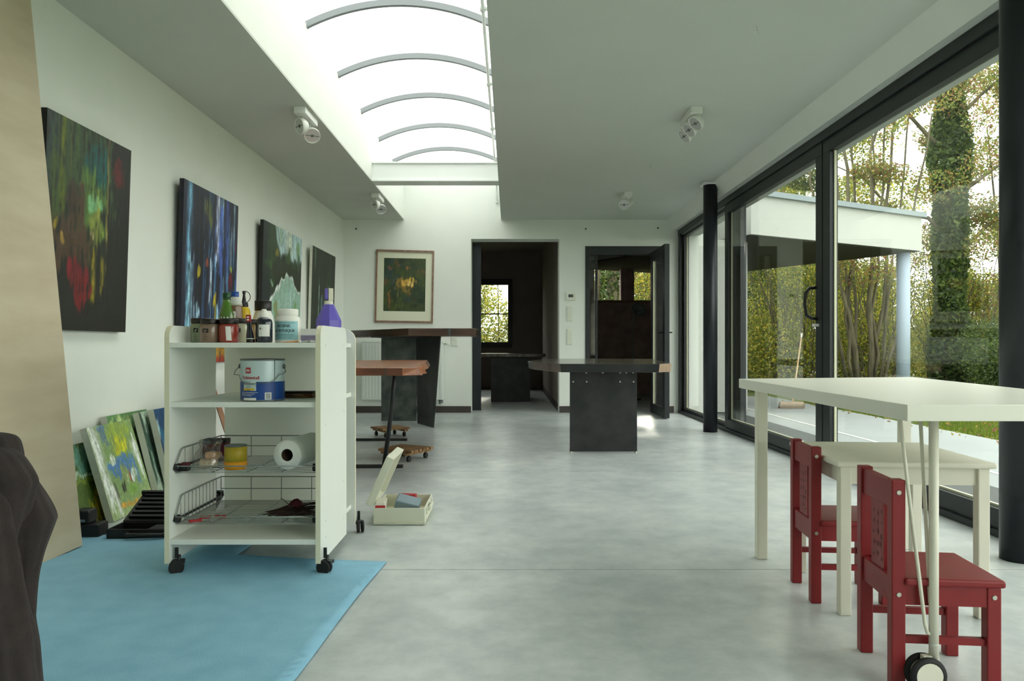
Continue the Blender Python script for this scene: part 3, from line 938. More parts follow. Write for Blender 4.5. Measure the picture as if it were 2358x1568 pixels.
def artwork(h, w, base, ops, streak=0.25, seed=None):
    """colour field (sRGB 0-255); v runs upward.  ops: ellipse / vertical stroke / polygon-free masks"""
    img = np.ones((h, w, 3)) * np.array(base, float)
    v, u = np.meshgrid(np.linspace(0, 1, h), np.linspace(0, 1, w), indexing='ij')
    su = u + 0.05 * (vnoise(h, w, 9, 7) - 0.5)
    sv = v + 0.09 * (vnoise(h, w, 9, 12) - 0.5)
    brush = vnoise(h, w, 10, max(12, w // 2)) * 0.6 + vnoise(h, w, 24, max(12, w // 2)) * 0.4
    for op in ops:
        k = op[0]
        if k == 'e':
            _, cu_, cv_, ru, rv, col, al = op
            d = ((su - cu_) / ru) ** 2 + ((sv - cv_) / rv) ** 2
            m = np.clip((1.05 - d + (brush - 0.5) * 1.9) * 1.6, 0, 1) * al
        elif k == 's':                                     # vertical stroke
            _, cu_, v0, v1, wd, col, al = op
            m = np.exp(-((u + 0.012 * (su - u) / 0.05 - cu_) / wd) ** 2 * 2.2)
            e_ = (brush - 0.5) * 0.22
            m *= np.clip((sv - v0 + e_) / 0.05, 0, 1) * np.clip((v1 - sv + e_) / 0.05, 0, 1) * al
            m *= np.clip(0.35 + brush * 1.3, 0, 1)
        elif k == 'f':                                     # function mask
            _, fn, col, al = op
            m = np.clip(fn(su, sv), 0, 1) * al
        m = np.clip(m * (0.55 + 0.9 * brush), 0, 1)[..., None]
        img = img * (1 - m) + np.array(col, float) * m
    img *= (1 + streak * (brush - 0.5))[..., None]
    img *= (1 + 0.18 * (vnoise(h, w, h // 2, w // 2) - 0.5))[..., None]
    return np.clip(img, 4, 250)


def lin(a):
    a = a / 255.0
    return np.where(a <= 0.04045, a / 12.92, ((a + 0.055) / 1.055) ** 2.4)


def art_mesh(name, img, corners, parent):
    """corners: lower-left, lower-right, upper-right, upper-left"""
    h, w, _ = img.shape
    ll, lr, ur, ul = [np.array(c) for c in corners]
    v, u = np.meshgrid(np.linspace(0, 1, h), np.linspace(0, 1, w), indexing='ij')
    u, v = u[..., None], v[..., None]
    P_ = (ll * (1 - u) + lr * u) * (1 - v) + (ul * (1 - u) + ur * u) * v
    idx = np.arange(h * w).reshape(h, w)
    q = np.stack([idx[:-1, :-1], idx[:-1, 1:], idx[1:, 1:], idx[1:, :-1]], -1).reshape(-1, 4)
    me = bpy.data.meshes.new(name)
    me.vertices.add(h * w); me.vertices.foreach_set('co', P_.reshape(-1).astype(np.float32))
    me.loops.add(q.size); me.loops.foreach_set('vertex_index', q.reshape(-1).astype(np.int32))
    me.polygons.add(len(q)); me.polygons.foreach_set('loop_start', np.arange(0, q.size, 4, dtype=np.int32))
    me.update(calc_edges=True)
    c = np.concatenate([lin(img).reshape(-1, 3), np.ones((h * w, 1))], 1)
    me.color_attributes.new('paint', 'FLOAT_COLOR', 'POINT').data.foreach_set('color', c.astype(np.float32).ravel())
    me.materials.append(M['paint'])
    o = bpy.data.objects.new(name, me)
    COL.objects.link(o)
    o.parent = parent
    return o


def canvas(name, label, ll, lr, ur, ul, depth, img, edge, group=None, cat='painting'):
    """stretched canvas given by its four front corners (world)"""
    ll, lr, ur, ul = Vector(ll), Vector(lr), Vector(ur), Vector(ul)
    nrm = (lr - ll).cross(ul - ll).normalized()
    root = thing(name, label, cat, ((ll + lr) / 2), 0, group)
    o = Vector(root.location)
    f_ = [p - o for p in (ll, lr, ur, ul)]
    bk = [p - nrm * depth for p in f_]
    fr = [p - nrm * 0.001 for p in f_]
    mb = MB().add(fr + bk, [(0, 1, 2, 3), (7, 6, 5, 4), (0, 4, 5, 1), (1, 5, 6, 2), (2, 6, 7, 3), (3, 7, 4, 0)])
    mb.build('stretcher', edge, root)
    art_mesh('canvas', img, f_, root)
    return root


def wall_canvas(label, ya, yb, z0, z1, img, edge, gap_top=0.045, gap_bot=0.012, depth=0.03):
    xt, xb = XL + gap_top + depth, XL + gap_bot + depth
    # seen from the room: left edge is the one nearer the camera (ya)
    return canvas('painting', label, (xb, ya, z0), (xb, yb, z0), (xt, yb, z1), (xt, ya, z1), depth, img, edge, 'paintings on the long white wall')


p1 = artwork(150, 116, (30, 33, 26), [
    ('e', .12, .85, .25, .5, (44, 60, 58), .9), ('e', .45, .75, .4, .4, (52, 74, 44), .9), ('s', .33, .35, 1.1, .02, (64, 84, 40), .7), ('s', .42, .4, 1.1, .015, (84, 104, 50), .6), ('s', .08, .3, .8, .04, (70, 82, 30), .7),
    ('s', .17, .5, 1.1, .05, (98, 108, 22), .8), ('s', .26, .6, 1.1, .03, (80, 88, 40), .6),
    ('e', .56, .84, .16, .12, (16, 84, 84), .9), ('e', .5, .6, .2, .2, (84, 116, 52), .85), ('s', .5, .35, .8, .05, (96, 126, 58), .7), ('e', .55, .64, .11, .06, (126, 186, 132), .9),
    ('e', .55, .52, .1, .1, (128, 138, 60), .8), ('e', .53, .46, .05, .03, (190, 190, 130), .8),
    ('e', .32, .62, .12, .12, (70, 40, 36), .7), ('e', .3, .42, .28, .14, (74, 56, 40), .9), ('e', .12, .5, .03, .03, (150, 130, 40), .8), ('e', .2, .42, .03, .03, (160, 130, 60), .8),
    ('s', .70, .28, 1.1, .018, (150, 134, 70), .9), ('s', .55, .12, .42, .035, (146, 132, 30), .95), ('s', .66, .22, .42, .03, (150, 136, 40), .9), ('s', .58, .3, .75, .02, (150, 150, 70), .5),
    ('e', .84, .84, .09, .12, (92, 22, 24), .9), ('e', .38, .26, .14, .08, (112, 28, 34), .9), ('e', .42, .19, .1, .08, (110, 26, 28), .9),
    ('s', .95, .0, 1.0, .05, (26, 24, 20), .8), ('e', .5, .02, .7, .1, (26, 28, 20), .9)], 0.3)
wall_canvas('dark green and black abstract painting with dull red patches', 3.52, 4.30, 0.95, 1.965, p1, 'canvas_dark')

ops = []
rr = random.Random(5)
for k in range(70):
    cu_ = rr.uniform(0.05, .98); v0 = rr.uniform(-.1, .75)
    ops.append(('s', cu_, v0, v0 + rr.uniform(.15, .6), rr.uniform(.012, .04), rr.choice([(20, 24, 40), (16, 18, 26), (66, 118, 158), (52, 84, 158), (30, 50, 90), (24, 30, 52), (110, 160, 188), (84, 134, 176), (150, 186, 206)]), rr.uniform(.6, .95)))
ops += [('s', .10, .1, 1.1, .06, (110, 168, 198), .9), ('s', .12, .0, .6, .04, (150, 200, 216), .8), ('s', .60, .6, 1.1, .05, (206, 214, 236), .95), ('s', .66, .45, .95, .06, (70, 100, 190), .8), ('s', .48, .3, .6, .03, (186, 206, 226), .9),
        ('s', .78, .5, 1.1, .05, (60, 84, 168), .8), ('s', .62, -.1, .32, .05, (150, 196, 214), .9), ('e', .26, .30, .06, .07, (150, 190, 210), .95), ('s', .3, .35, .95, .05, (18, 20, 26), .9), ('e', .42, .86, .07, .09, (96, 104, 50), .8),
        ('e', .27, .52, .03, .05, (172, 158, 40), .9), ('e', .58, .33, .03, .06, (188, 170, 30), .95), ('e', .85, .56, .035, .035, (150, 168, 70), .9), ('e', .86, .48, .05, .05, (110, 26, 36), .9), ('e', .96, .75, .03, .06, (92, 36, 60), .8), ('e', .4, .56, .03, .03, (150, 70, 50), .8),
        ('e', .72, .07, .4, .06, (176, 130, 40), .9), ('e', .7, .02, .5, .03, (150, 50, 34), .95), ('e', .76, .1, .1, .03, (70, 90, 40), .9)]
p2 = artwork(170, 140, (28, 32, 52), ops, 0.45)
wall_canvas('blue and black streaked abstract painting with white strokes', 5.0, 6.0, 0.755, 1.965, p2, 'canvas_blue')

p3 = artwork(150, 150, (30, 42, 30), [
    ('e', .08, .6, .2, .9, (20, 36, 40), .9), ('e', .22, .8, .16, .35, (44, 66, 34), .9),
    ('f', lambda u, v: np.clip((v - 0.77) * 12, 0, 1) * np.clip((u - .24 - (1 - v) * .75) * 14, 0, 1) * 1.5, (176, 206, 208), 1),
    ('e', .62, .9, .10, .14, (212, 218, 196), .7), ('e', .42, .93, .06, .06, (150, 180, 150), .7), ('e', .9, .92, .06, .08, (110, 150, 90), .8),
    ('e', .62, .77, .07, .08, (48, 78, 34), .95), ('e', .78, .75, .07, .08, (40, 60, 36), .95), ('e', .92, .78, .05, .12, (60, 84, 60), .7),
    ('e', .36, .8, .05, .05, (130, 122, 40), .9), ('e', .5, .68, .5, .07, (36, 46, 28), .9), ('e', .15, .7, .08, .06, (56, 92, 44), .7), ('e', .22, .56, .05, .02, (130, 164, 140), .8),
    ('f', lambda u, v: np.clip((0.645 - v - 0.45 * np.clip(.45 - u, 0, 1) ** .6 * (u < .45) - .25 * (u > .7) * (u - .7)) * 26, 0, 1) * (u > .17) * 1.6, (222, 232, 228), 1),
    ('f', lambda u, v: np.clip((0.625 - v - 0.47 * np.clip(.47 - u, 0, 1) ** .6 * (u < .47) - .25 * (u > .7) * (u - .7)) * 26, 0, 1) * (u > .19) * 1.6, (146, 184, 166), 1),
    ('e', .72, .45, .2, .1, (166, 202, 192), .7), ('e', .85, .36, .1, .1, (110, 158, 96), .8), ('e', .45, .26, .14, .12, (96, 140, 84), .8), ('e', .32, .36, .05, .05, (120, 122, 50), .7)], 0.3)
wall_canvas('painting of a pale sky and mint shape among dark greens', 6.62, 7.84, 0.755, 1.965, p3, 'canvas_dark')

ops = [('s', rr.uniform(0, 1), rr.uniform(0, .5), rr.uniform(.5, 1.1), rr.uniform(.02, .06), rr.choice([(30, 52, 34), (44, 66, 40), (22, 30, 24), (58, 56, 40)]), .8) for _ in range(20)]
ops += [('s', .3, .3, .7, .02, (170, 200, 196), .9), ('s', .42, .3, .62, .03, (110, 160, 170), .9), ('s', .5, .35, .55, .02, (60, 100, 140), .9), ('s', .62, .3, .66, .03, (110, 140, 110), .7), ('s', .72, .4, .64, .02, (150, 176, 150), .7), ('s', .18, -.1, .2, .05, (150, 186, 196), .9), ('s', .12, .75, 1.1, .02, (120, 150, 120), .8)]
p4 = artwork(120, 100, (28, 38, 28), ops, 0.4)
wall_canvas('narrow dark green painting with pale blue drips', 8.27, 9.35, 0.755, 1.96, p4, 'canvas_edge')

# framed picture on the end wall
fp = thing('framed_picture', 'small framed picture with ivory mount above the radiator', 'picture', (-1.376, YB - 0.012, 1.15))
s_ = YB / F


def back(px, py, y=YB):
    return Vector(((px - CX) * s_, y, CH - (py - CY) * s_))


fc = [back(863, 742.5), back(997, 744.5), back(1000, 578), back(867, 574.5)]
o_ = Vector(fp.location)
for i in range(4):
    a, b = fc[i], fc[(i + 1) % 4]
    ctr = sum(fc, Vector()) / 4
    ai, bi = a + (ctr - a).normalized() * 0.034, b + (ctr - b).normalized() * 0.034
    q = [a - o_, b - o_, bi - o_, ai - o_]
    vs = [Vector((p.x, -0.016, p.z)) for p in q] + [Vector((p.x, 0.011, p.z)) for p in q]
    MB().add(vs, [(0, 1, 2, 3), (7, 6, 5, 4), (0, 4, 5, 1), (1, 5, 6, 2), (2, 6, 7, 3), (3, 7, 4, 0)]).build('frame_bar', M['picframe'], fp)
mc = [back(866, 740), back(994, 742), back(997, 580), back(870, 577)]
vs = [Vector((p.x - o_.x, 0.000, p.z - o_.z)) for p in mc]
vs += [Vector((p.x, 0.008, p.z)) for p in vs]
MB().add(vs, [(0, 1, 2, 3), (7, 6, 5, 4), (0, 4, 5, 1), (1, 5, 6, 2), (2, 6, 7, 3), (3, 7, 4, 0)]).build('mount', M['mat_card'], fp)
ops = [('e', rr.random(), rr.random(), rr.uniform(.04, .16), rr.uniform(.04, .14), rr.choice([(62, 78, 34), (40, 58, 40), (44, 64, 66), (92, 74, 46), (70, 84, 30), (34, 46, 28)]), .7) for _ in range(60)]
ops += [('e', .5, .5, .25, .15, (128, 104, 44), .8), ('e', .6, .53, .15, .1, (196, 156, 70), .95), ('e', .62, .5, .07, .06, (222, 190, 110), .9), ('s', .14, .1, .35, .05, (170, 104, 54), .95), ('e', .6, .82, .08, .05, (140, 96, 60), .8), ('s', .34, .15, .45, .02, (140, 120, 50), .7), ('e', .15, .8, .06, .06, (120, 80, 60), .7)]
p5 = artwork(90, 72, (58, 72, 40), ops, 0.25)
ac = [back(883, 716), back(979, 717.5), back(981, 596), back(885, 594)]
art_mesh('print', p5, [Vector((p.x - o_.x, -0.0012, p.z - o_.z)) for p in ac], fp)

# canvases leaning in a stack against the wall, behind the trolley
def lean(label, ya, yb, xb, xt, z0, z1, dshift, img, edge, depth=0.035):
    """bottom front edge at xb, top at xt; the sheet is skewed by dshift along the wall"""
    return canvas('leaning_canvas', label, (xb, ya, z0), (xb - 0.01, yb, z0), (xt - 0.01, yb + dshift, z1), (xt, ya + dshift, z1), depth, img, edge, 'canvases stacked against the wall')


ops = [('e', .5, .6, .6, .6, (120, 150, 90), .8), ('s', .12, .2, 1.1, .10, (206, 214, 208), .9), ('e', .3, .9, .1, .14, (88, 118, 158), .9), ('e', .6, .74, .2, .12, (196, 196, 40), .95), ('e', .6, .9, .3, .1, (150, 172, 70), .8),
       ('s', .9, .5, .8, .10, (224, 230, 226), .9), ('e', .5, .52, .3, .13, (80, 124, 172), .95), ('s', .80, .22, .6, .06, (84, 124, 170), .9), ('e', .52, .42, .1, .12, (140, 156, 96), .9), ('e', .42, .32, .08, .06, (40, 48, 36), .9),
       ('s', .62, .28, .48, .02, (150, 40, 50), .9), ('s', .55, .2, .4, .015, (226, 230, 222), .9), ('e', .6, .25, .12, .06, (120, 160, 70), .9), ('e', .5, .12, .3, .04, (206, 150, 50), .8), ('s', .8, .0, .15, .06, (84, 120, 150), .9), ('e', .95, .08, .08, .1, (190, 164, 130), .9), ('s', .2, .0, .35, .06, (214, 216, 212), .9), ('s', .24, .15, .4, .03, (40, 40, 44), .7)]
ops += [('s', .05, .1, 1.1, .07, (222, 228, 222), .9), ('s', .93, .3, .75, .05, (226, 232, 228), .9), ('e', .72, .38, .08, .06, (206, 216, 214), .8), ('e', .35, .62, .08, .04, (206, 216, 196), .8)]
pa = artwork(110, 100, (158, 180, 124), ops, 0.35)
lean('white-edged leaning canvas of blue, green and yellow',  3.80, 4.26, -1.955, -2.092, 0.004, 0.468, 0.0, pa, 'canvas_edge')
pb = artwork(80, 80, (70, 92, 36), [('e', .5, .8, 1, .22, (92, 140, 122), .95), ('e', .5, .62, .8, .03, (190, 214, 196), .9), ('e', .4, .55, .8, .04, (150, 168, 60), .8), ('e', .3, .3, .5, .3, (78, 104, 40), .8), ('e', .7, .1, .3, .3, (170, 150, 24), .9), ('e', .9, .3, .2, .4, (40, 56, 24), .8)], .3)
lean('low green and teal canvas next to the plywood sheet',  3.60, 4.00, -2.025, -2.13, 0.004, 0.39, 0.0, pb, 'canvas_edge')
pc = artwork(60, 60, (96, 140, 88), [('e', .8, .3, .3, .6, (24, 26, 22), .95), ('e', .3, .9, .3, .1, (190, 206, 140), .7)], .3)
lean('green canvas with a black corner peeping behind the stack',  4.08, 4.55, -2.035, -2.14, 0.004, 0.50, 0.0, pc, 'canvas_edge')
pd = artwork(100, 60, (176, 196, 176), [('s', rr.random(), rr.uniform(0, .6), rr.uniform(.4, 1.1), .06, rr.choice([(40, 84, 58), (220, 228, 220), (90, 130, 110), (30, 50, 44)]), .8) for _ in range(22)], .5)
lean('mint and white speckled canvas leaning beside the trolley',  4.27, 4.52, -1.935, -2.06, 0.006, 0.505, 0.0, pd, 'canvas_edge')
pe = artwork(80, 80, (30, 70, 110), [('s', rr.random(), rr.uniform(0, .6), rr.uniform(.4, 1.1), .06, rr.choice([(40, 130, 160), (24, 36, 70), (90, 60, 50), (200, 210, 190)]), .8) for _ in range(18)], .5)
lean('deep blue canvas half hidden by the white trolley',  4.33, 4.85, -1.885, -2.005, 0.004, 0.515, 0.0, pe, 'canvas_edge')

# ------------------------------------------------------------------ white trolley
TX0, TX1, TY0, TY1, TYB = -1.311, -0.7176, 2.92, 3.385, 3.575
tr = thing('storage_trolley', 'white open storage trolley on black castors standing on the blue cloth', 'trolley', ((TX0 + TX1) / 2, 3.2, 0))


def round_rect(a0, a1, b0, b1, r, corners, n=6):
    """outline in (a, b); corners: set of 'll','lr','ur','ul' to be rounded"""
    out = []
    for key, cx_, cy_, st in (('ll', a0, b0, PI), ('lr', a1, b0, 1.5 * PI), ('ur', a1, b1, 0), ('ul', a0, b1, 0.5 * PI)):
        if key in corners:
            ox = cx_ + (r if 'l' == key[1] else -r)
            oy = cy_ + (r if 'l' == key[0] else -r)
            for k in range(n + 1):
                t = st + (PI / 2) * k / n
                out.append((ox + r * math.cos(t), oy + r * math.sin(t)))
        else:
            out.append((cx_, cy_))
    return out


def slab_x(poly, x0, x1, mi_face=0, mi_edge=1):
    mb = MB()
    n = len(poly)
    vs = [(x0, a, b) for a, b in poly] + [(x1, a, b) for a, b in poly]
    o = 0
    mb.add(vs, [list(reversed(range(n))), list(range(n, 2 * n))], mi_face)
    mb.add([], [])
    for i in range(n):
        j = (i + 1) % n
        mb.f.append([i, j, n + j, n + i]); mb.mi.append(mi_edge); mb.sm.append(False)
    return mb


def slab_y(poly, y0, y1, mi_face=0, mi_edge=1):
    mb = MB()
    n = len(poly)
    vs = [(a, y0, b) for a, b in poly] + [(a, y1, b) for a, b in poly]
    mb.add(vs, [list(range(n)), list(reversed(range(n, 2 * n)))], mi_face)
    for i in range(n):
        j = (i + 1) % n
        mb.f.append([j, i, n + i, n + j]); mb.mi.append(mi_edge); mb.sm.append(False)
    return mb


side = round_rect(TY0, TY1, 0.045, 0.951, 0.045, ('ur', 'ul'))
slab_x(side, TX0, TX0 + 0.019).build('side_panel', [M['laminate'], M['cream_edge']], tr, world=True)
slab_x(side, TX1 - 0.019, TX1).build('side_panel', [M['laminate'], M['cream_edge']], tr, world=True)
bp_ = round_rect(-1.325, TX1, 0.04, 0.953, 0.055, ('ur', 'ul'))
slab_y(bp_, TYB, TYB + 0.018).build('back_board', [M['laminate'], M['cream_edge']], tr, world=True)
for z0, z1, yf in ((0.866, 0.885, TY0), (0.638, 0.658, TY0 + 0.012), (0.116, 0.136, TY0 + 0.005)):
    k = MB().box(TX0 + 0.019, TX1 - 0.019, yf, TYB, z0, z1)
    k.build('shelf', M['laminate'], tr, world=True, bevel=0.001)
# dowel plugs on the outer side panel
for y, z in ((3.0, 0.885), (3.33, 0.885), (3.33, 0.60), (3.0, 0.575), (3.33, 0.30), (3.0, 0.20), (3.33, 0.136), (3.0, 0.136)):
    MB().lathe([(0.004, 0), (0.004, 0.0006)], 10, mtx=Matrix.Translation((TX1, y, z - 0.01)) @ Matrix.Rotation(PI / 2, 4, 'Y')).build('screw_cap', M['greystrip'], tr, world=True)


def caster(x, y, ang, parent, r=0.028, z0=0.06, plate=True):
    rot = Matrix.Translation((x, y, 0)) @ Matrix.Rotation(ang, 4, 'Z')
    c_ = MB()
    for s in (-1, 1):
        c_.lathe([(r * 0.5, 0), (r * 0.96, 0.002), (r, 0.005), (r, 0.010), (r * 0.9, 0.013)], 24, mtx=rot @ Matrix.Translation((0, s * 0.010 - 0.0065, r)) @ Matrix.Rotation(PI / 2, 4, 'X') @ Matrix.Translation((0, 0, -0.0065)))
    w_ = c_.build('caster', M['rubber'], parent, world=True)
    k = MB()
    k.tube([rot @ Vector((0, 0, r)), rot @ Vector((0.006, 0, r * 1.7)), rot @ Vector((0.010, 0, z0 + 0.012))], 0.007, 10)
    k.box(-0.010, 0.030, -0.016, 0.016, r * 1.5, r * 1.9, mtx=rot)
    o = k.build('fork', M['black_pl'], w_)
    o.data.transform(Matrix.Translation(-Vector(parent.location)))
    if plate:
        k = MB().box(x - 0.006, x + 0.006, y - 0.004, y + 0.004, z0, z0 + 0.04)
        o = k.build('bracket', M['black_pl'], w_)
        o.data.transform(Matrix.Translation(-Vector(parent.location)))
    return w_


caster(TX0 + 0.036, 2.945, 0.35, tr)
caster(TX1 - 0.0 + 0.012, 2.945, -0.25, tr)
caster(TX0 + 0.036, 3.55, 2.6, tr)
caster(TX1 + 0.012, 3.60, 1.9, tr)


# wire pull-out baskets
def basket(zf, zb, zbot, nx, label):
    x0, x1, ya, yb = TX0 + 0.028, TX1 - 0.028, 2.955, 3.42
    mb = MB()
    r_ = 0.0028
    mb.tube([(x0, yb, zb), (x1, yb, zb)], r_, 6)
    mb.tube([(x0, ya, zf), (x1, ya, zf)], r_ * 1.1, 6)
    for x in (x0, x1):
        mb.tube([(x, yb, zb), (x, ya + 0.07, zb - 0.002), (x, ya + 0.05, zb - 0.008), (x, ya, zf)], r_, 6)
    mb.tube([(x0, yb, (zb + zbot) / 2), (x1, yb, (zb + zbot) / 2)], r_ * 0.8, 6)
    b_ = mb.build('wire_basket', M['wire'], tr, world=True)
    g = MB()
    for k in range(5):
        x = x0 + (x1 - x0) * (k + 0.0) / 4
        g.tube([(x, yb, zb), (x, yb, zbot), (x, ya + 0.01, zbot), (x, ya, zf)], r_ * 0.7, 5)
    for k in range(nx):
        y = ya + 0.01 + (yb - ya - 0.01) * k / (nx - 1)
        g.tube([(x0, y, zbot), (x1, y, zbot)], r_ * 0.55, 4)
        if k % 2 == 0 and 0 < k < nx - 2:
            for x in (x0, x1):
                t = zb - 0.004 if y > ya + 0.08 else zf + (zb - zf) * (y - ya) / 0.08
                g.tube([(x, y, zbot), (x, y, t)], r_ * 0.55, 4)
    o = g.build('wires', M['wire'], b_)
    o.data.transform(Matrix.Translation(-Vector(tr.location)))
    for x, s in ((x0, -1), (x1, 1)):
        c_ = MB().box(min(x, x + s * 0.008), max(x, x + s * 0.008), ya - 0.004, yb, zbot + 0.012, zbot + 0.020)
        o = c_.build('runner', M['steel_raw'], b_)
        o.data.transform(Matrix.Translation(-Vector(tr.location)))
        c_ = MB().lathe([(0.014, 0), (0.016, 0.004), (0.016, 0.014), (0.013, 0.018)], 16, mtx=Matrix.Translation((x + (-0.006 if s < 0 else -0.012), ya + 0.012, zbot + 0.020)) @ Matrix.Rotation(PI / 2, 4, 'Y'))
        o = c_.build('end_roller', M['black_pl'], b_)
        o.data.transform(Matrix.Translation(-Vector(tr.location)))
    return b_


basket(0.410, 0.474, 0.384, 13, 'upper')
basket(0.215, 0.292, 0.186, 26, 'lower')

# ------------------------------------------------------------------ bottles and jars on the trolley top
ZT = 0.8855


def on_top(px, Y):
    return ((px - CX) * Y / F, Y, ZT)


def jar(label, px, Y, wpx, hpx, body, lines=None, lid='lid'):
    x, y, z = on_top(px, Y)
    R = wpx * Y / F / 2
    Ht = hpx * Y / F
    j = thing('paint_jar', label, 'jar', (x, y, z), 0, 'paint jars with black lids')
    hb = Ht * 0.80
    MB().lathe([(R * 0.92, 0), (R, 0.004), (R, hb * 0.86), (R * 0.93, hb * 0.96), (R * 0.86, hb)], 32).build('glass', M[body], j)
    ld = MB().lathe([(R * 0.93, hb * 0.985), (R * 0.97, hb + 0.002), (R * 0.97, Ht - 0.002), (R * 0.93, Ht)], 32).build('lid', M['lid'], j)
    if lines:
        k = MB()
        a0, wa = lines
        wrap_patch(k, (0, 0, 0), R * 1.004, hb * 0.52, hb * 0.74, a0 - wa, a0 + wa)
        for q in range(4):
            zz = hb * (0.40 - q * 0.085)
            wrap_patch(k, (0, 0, 0), R * 1.004, zz, zz + hb * 0.018, a0 - wa * 0.75, a0 + wa * (0.75 if q % 2 else 0.4))
        k.build('label_print', M['txt_black'], j)
        k = MB()
        wrap_patch(k, (0, 0, 0), R * 1.008, hb * 0.55, hb * 0.64, a0 - wa * 0.5, a0 + wa * 0.2)
        wrap_patch(k, (0, 0, 0), R * 1.008, hb * 0.62, hb * 0.68, a0 - wa * 0.2, a0 + wa * 0.5)
        k.build('label_mark', M[body], j)
    return j


jar('grey-green paint jar at the end of the jar row', 463, 3.10, 46, 56, 'jar_green', (-0.15, 0.26))
jar('taupe paint jar beside the brick-red jar', 484, 3.01, 45, 54, 'jar_mauve', (-0.12, 0.32))
j = jar('brick-red paint jar with a white paper label', 527, 3.01, 45, 54, 'jar_red')
k = MB(); wrap_patch(k, (0, 0, 0), 0.0386, 0.008, 0.063, 0.10, 0.62, skew=-0.10); k.build('paper_label', M['white_lb'], j)
jar('cream paint jar half behind the brick-red jar', 549, 3.10, 46, 56, 'jar_cream', (0.30, 0.24))
jar('ochre paint jar behind the small dark tube', 577, 3.20, 44, 54, 'jar_ochre')


def bottle(name, label, px, Y, parts, cat='bottle', squash=1.0):
    x, y, z = on_top(px, Y)
    b = thing(name, label, cat, (x, y, z))
    s = Y / F
    for nm, prof, mt in parts:
        MB().lathe([(r * s, h * s) for r, h in prof], 28, squash=squash).build(nm, M[mt], b)
    return b, s


b, s = bottle('soda_bottle', 'green plastic soda bottle with dark green cap', 522, 3.14,
              [('body', [(17, 0), (18, 3), (18, 46), (17, 58), (12, 78), (9, 92), (7.6, 100), (7.6, 108)], 'green_gl'),
               ('cap', [(8.2, 102), (8.6, 103), (8.6, 114), (7.6, 115)], 'green_cap'), ('neck_ring', [(9.2, 99), (9.2, 101)], 'green_cap')])
k = MB()
wrap_text(k, 'perrier', 13 * s, (0, 0, 0), 18.3 * s, 46 * s, 0.35)
for a in (-0.75, -0.35, 0.05, 0.45):
    wrap_patch(k, (0, 0, 0), 18.1 * s, 56 * s, 59.5 * s, a - 0.09, a + 0.09, n=4)
k.build('label_print', M['txt_white'], b)
b, s = bottle('water_bottle', 'bottle of brown liquid with bright blue cap', 541, 3.24,
              [('body', [(16, 0), (17, 3), (17, 78), (16.4, 82), (17, 86)], 'brown_liq'), ('shoulder', [(17, 86), (16, 92), (9, 104), (7, 107), (7, 110)], 'clear_pl'),
               ('cap', [(8.6, 106), (8.8, 107), (8.8, 117), (8, 118)], 'blue_cap')])
k = MB(); wrap_patch(k, (0, 0, 0), 17.2 * s, 52 * s, 72 * s, -0.30, 0.45, n=8); k.build('label', M['white_lb'], b)
k = MB(); wrap_patch(k, (0, 0, 0), 17.4 * s, 58 * s, 68 * s, -0.02, 0.22, n=5); k.build('label_mark', M['can_blue'], b)
b, s = bottle('glue_bottle', 'yellow squeeze bottle with black nozzle and strap loop', 562, 3.30,
              [('body', [(13, 0), (14, 3), (14, 72), (11, 80), (9, 83)], 'yellow'), ('nozzle', [(9, 82), (9.5, 84), (9, 92), (5, 94), (3.5, 104), (2.6, 112), (3.6, 114), (3.6, 119), (2, 120)], 'black_pl')])
pts = [((-4 + 0) * s, 0, 118 * s)]
for t in range(15):
    a = PI * 0.62 - PI * 1.25 * t / 14
    pts.append((2 * s + 12.5 * s * math.cos(a), 0, 106 * s + 13 * s * math.sin(a)))
pts.append((7 * s, 0, 90 * s))
MB().tube(pts, 0.9 * s, 6).build('cap_strap', M['black_pl'], b)
b, s = bottle('primer_bottle', 'white bottle with big black cap behind the ink bottle', 606, 3.34,
              [('body', [(24, 0), (25, 3), (25, 44), (22, 60), (17, 74), (17, 78)], 'white_pl'), ('cap', [(18.5, 74), (19, 75), (19, 96), (18, 97)], 'lid')])
b, s = bottle('ink_bottle', 'dark blue ink bottle with white nozzle and square label', 608, 2.99,
              [('body', [(18, 0), (19, 3), (19, 46), (17.5, 52), (12, 57), (9, 58)], 'ink'), ('nozzle', [(10, 57), (10.5, 58), (10, 68), (6.5, 70), (6, 75), (4, 77)], 'white_pl')])
k = MB(); wrap_patch(k, (0, 0, 0), 19.2 * s, 14 * s, 41 * s, -0.35, 1.0, n=10); k.build('label', M['white_lb'], b)
k = MB(); wrap_text(k, 'V', 7 * s, (0, 0, 0), 19.5 * s, 29 * s, -0.12, bold=0.4 * s); k.build('label_letter', M['txt_black'], b)
k = MB(); wrap_text(k, 'r', 6 * s, (0, 0, 0), 19.5 * s, 29 * s, 0.12); k.build('label_letter', M['txt_red'], b)
b, s = bottle('colour_tube', 'small dark paint tube standing on its cap with red stripe', 577, 2.98, [('cap', [(9, 0), (9.5, 1), (9.5, 7), (9, 8)], 'lid')])
k = MB()
n = 16
for i, (z, rx, ry) in enumerate(((8, 9.5, 9), (20, 8, 6.5), (36, 5, 4), (48, 6, 1.2), (64, 6, 0.8))):
    for q in range(n):
        a = 2 * PI * q / n
        k.v.append((rx * s * math.cos(a) - (0.02 * z) * s * 4, ry * s * math.sin(a), z * s))
for i in range(4):
    for q in range(n):
        k.f.append([i * n + q, i * n + (q + 1) % n, (i + 1) * n + (q + 1) % n, (i + 1) * n + q]); k.mi.append(1 if i == 3 else 0); k.sm.append(True)
k.build('tube', [M['ink'], M['red_clip']], b)
MB().lathe([(9.7 * s, 8.2 * s), (9.6 * s, 10 * s)], 20).build('collar', M['txt_white'], b)
k = MB()
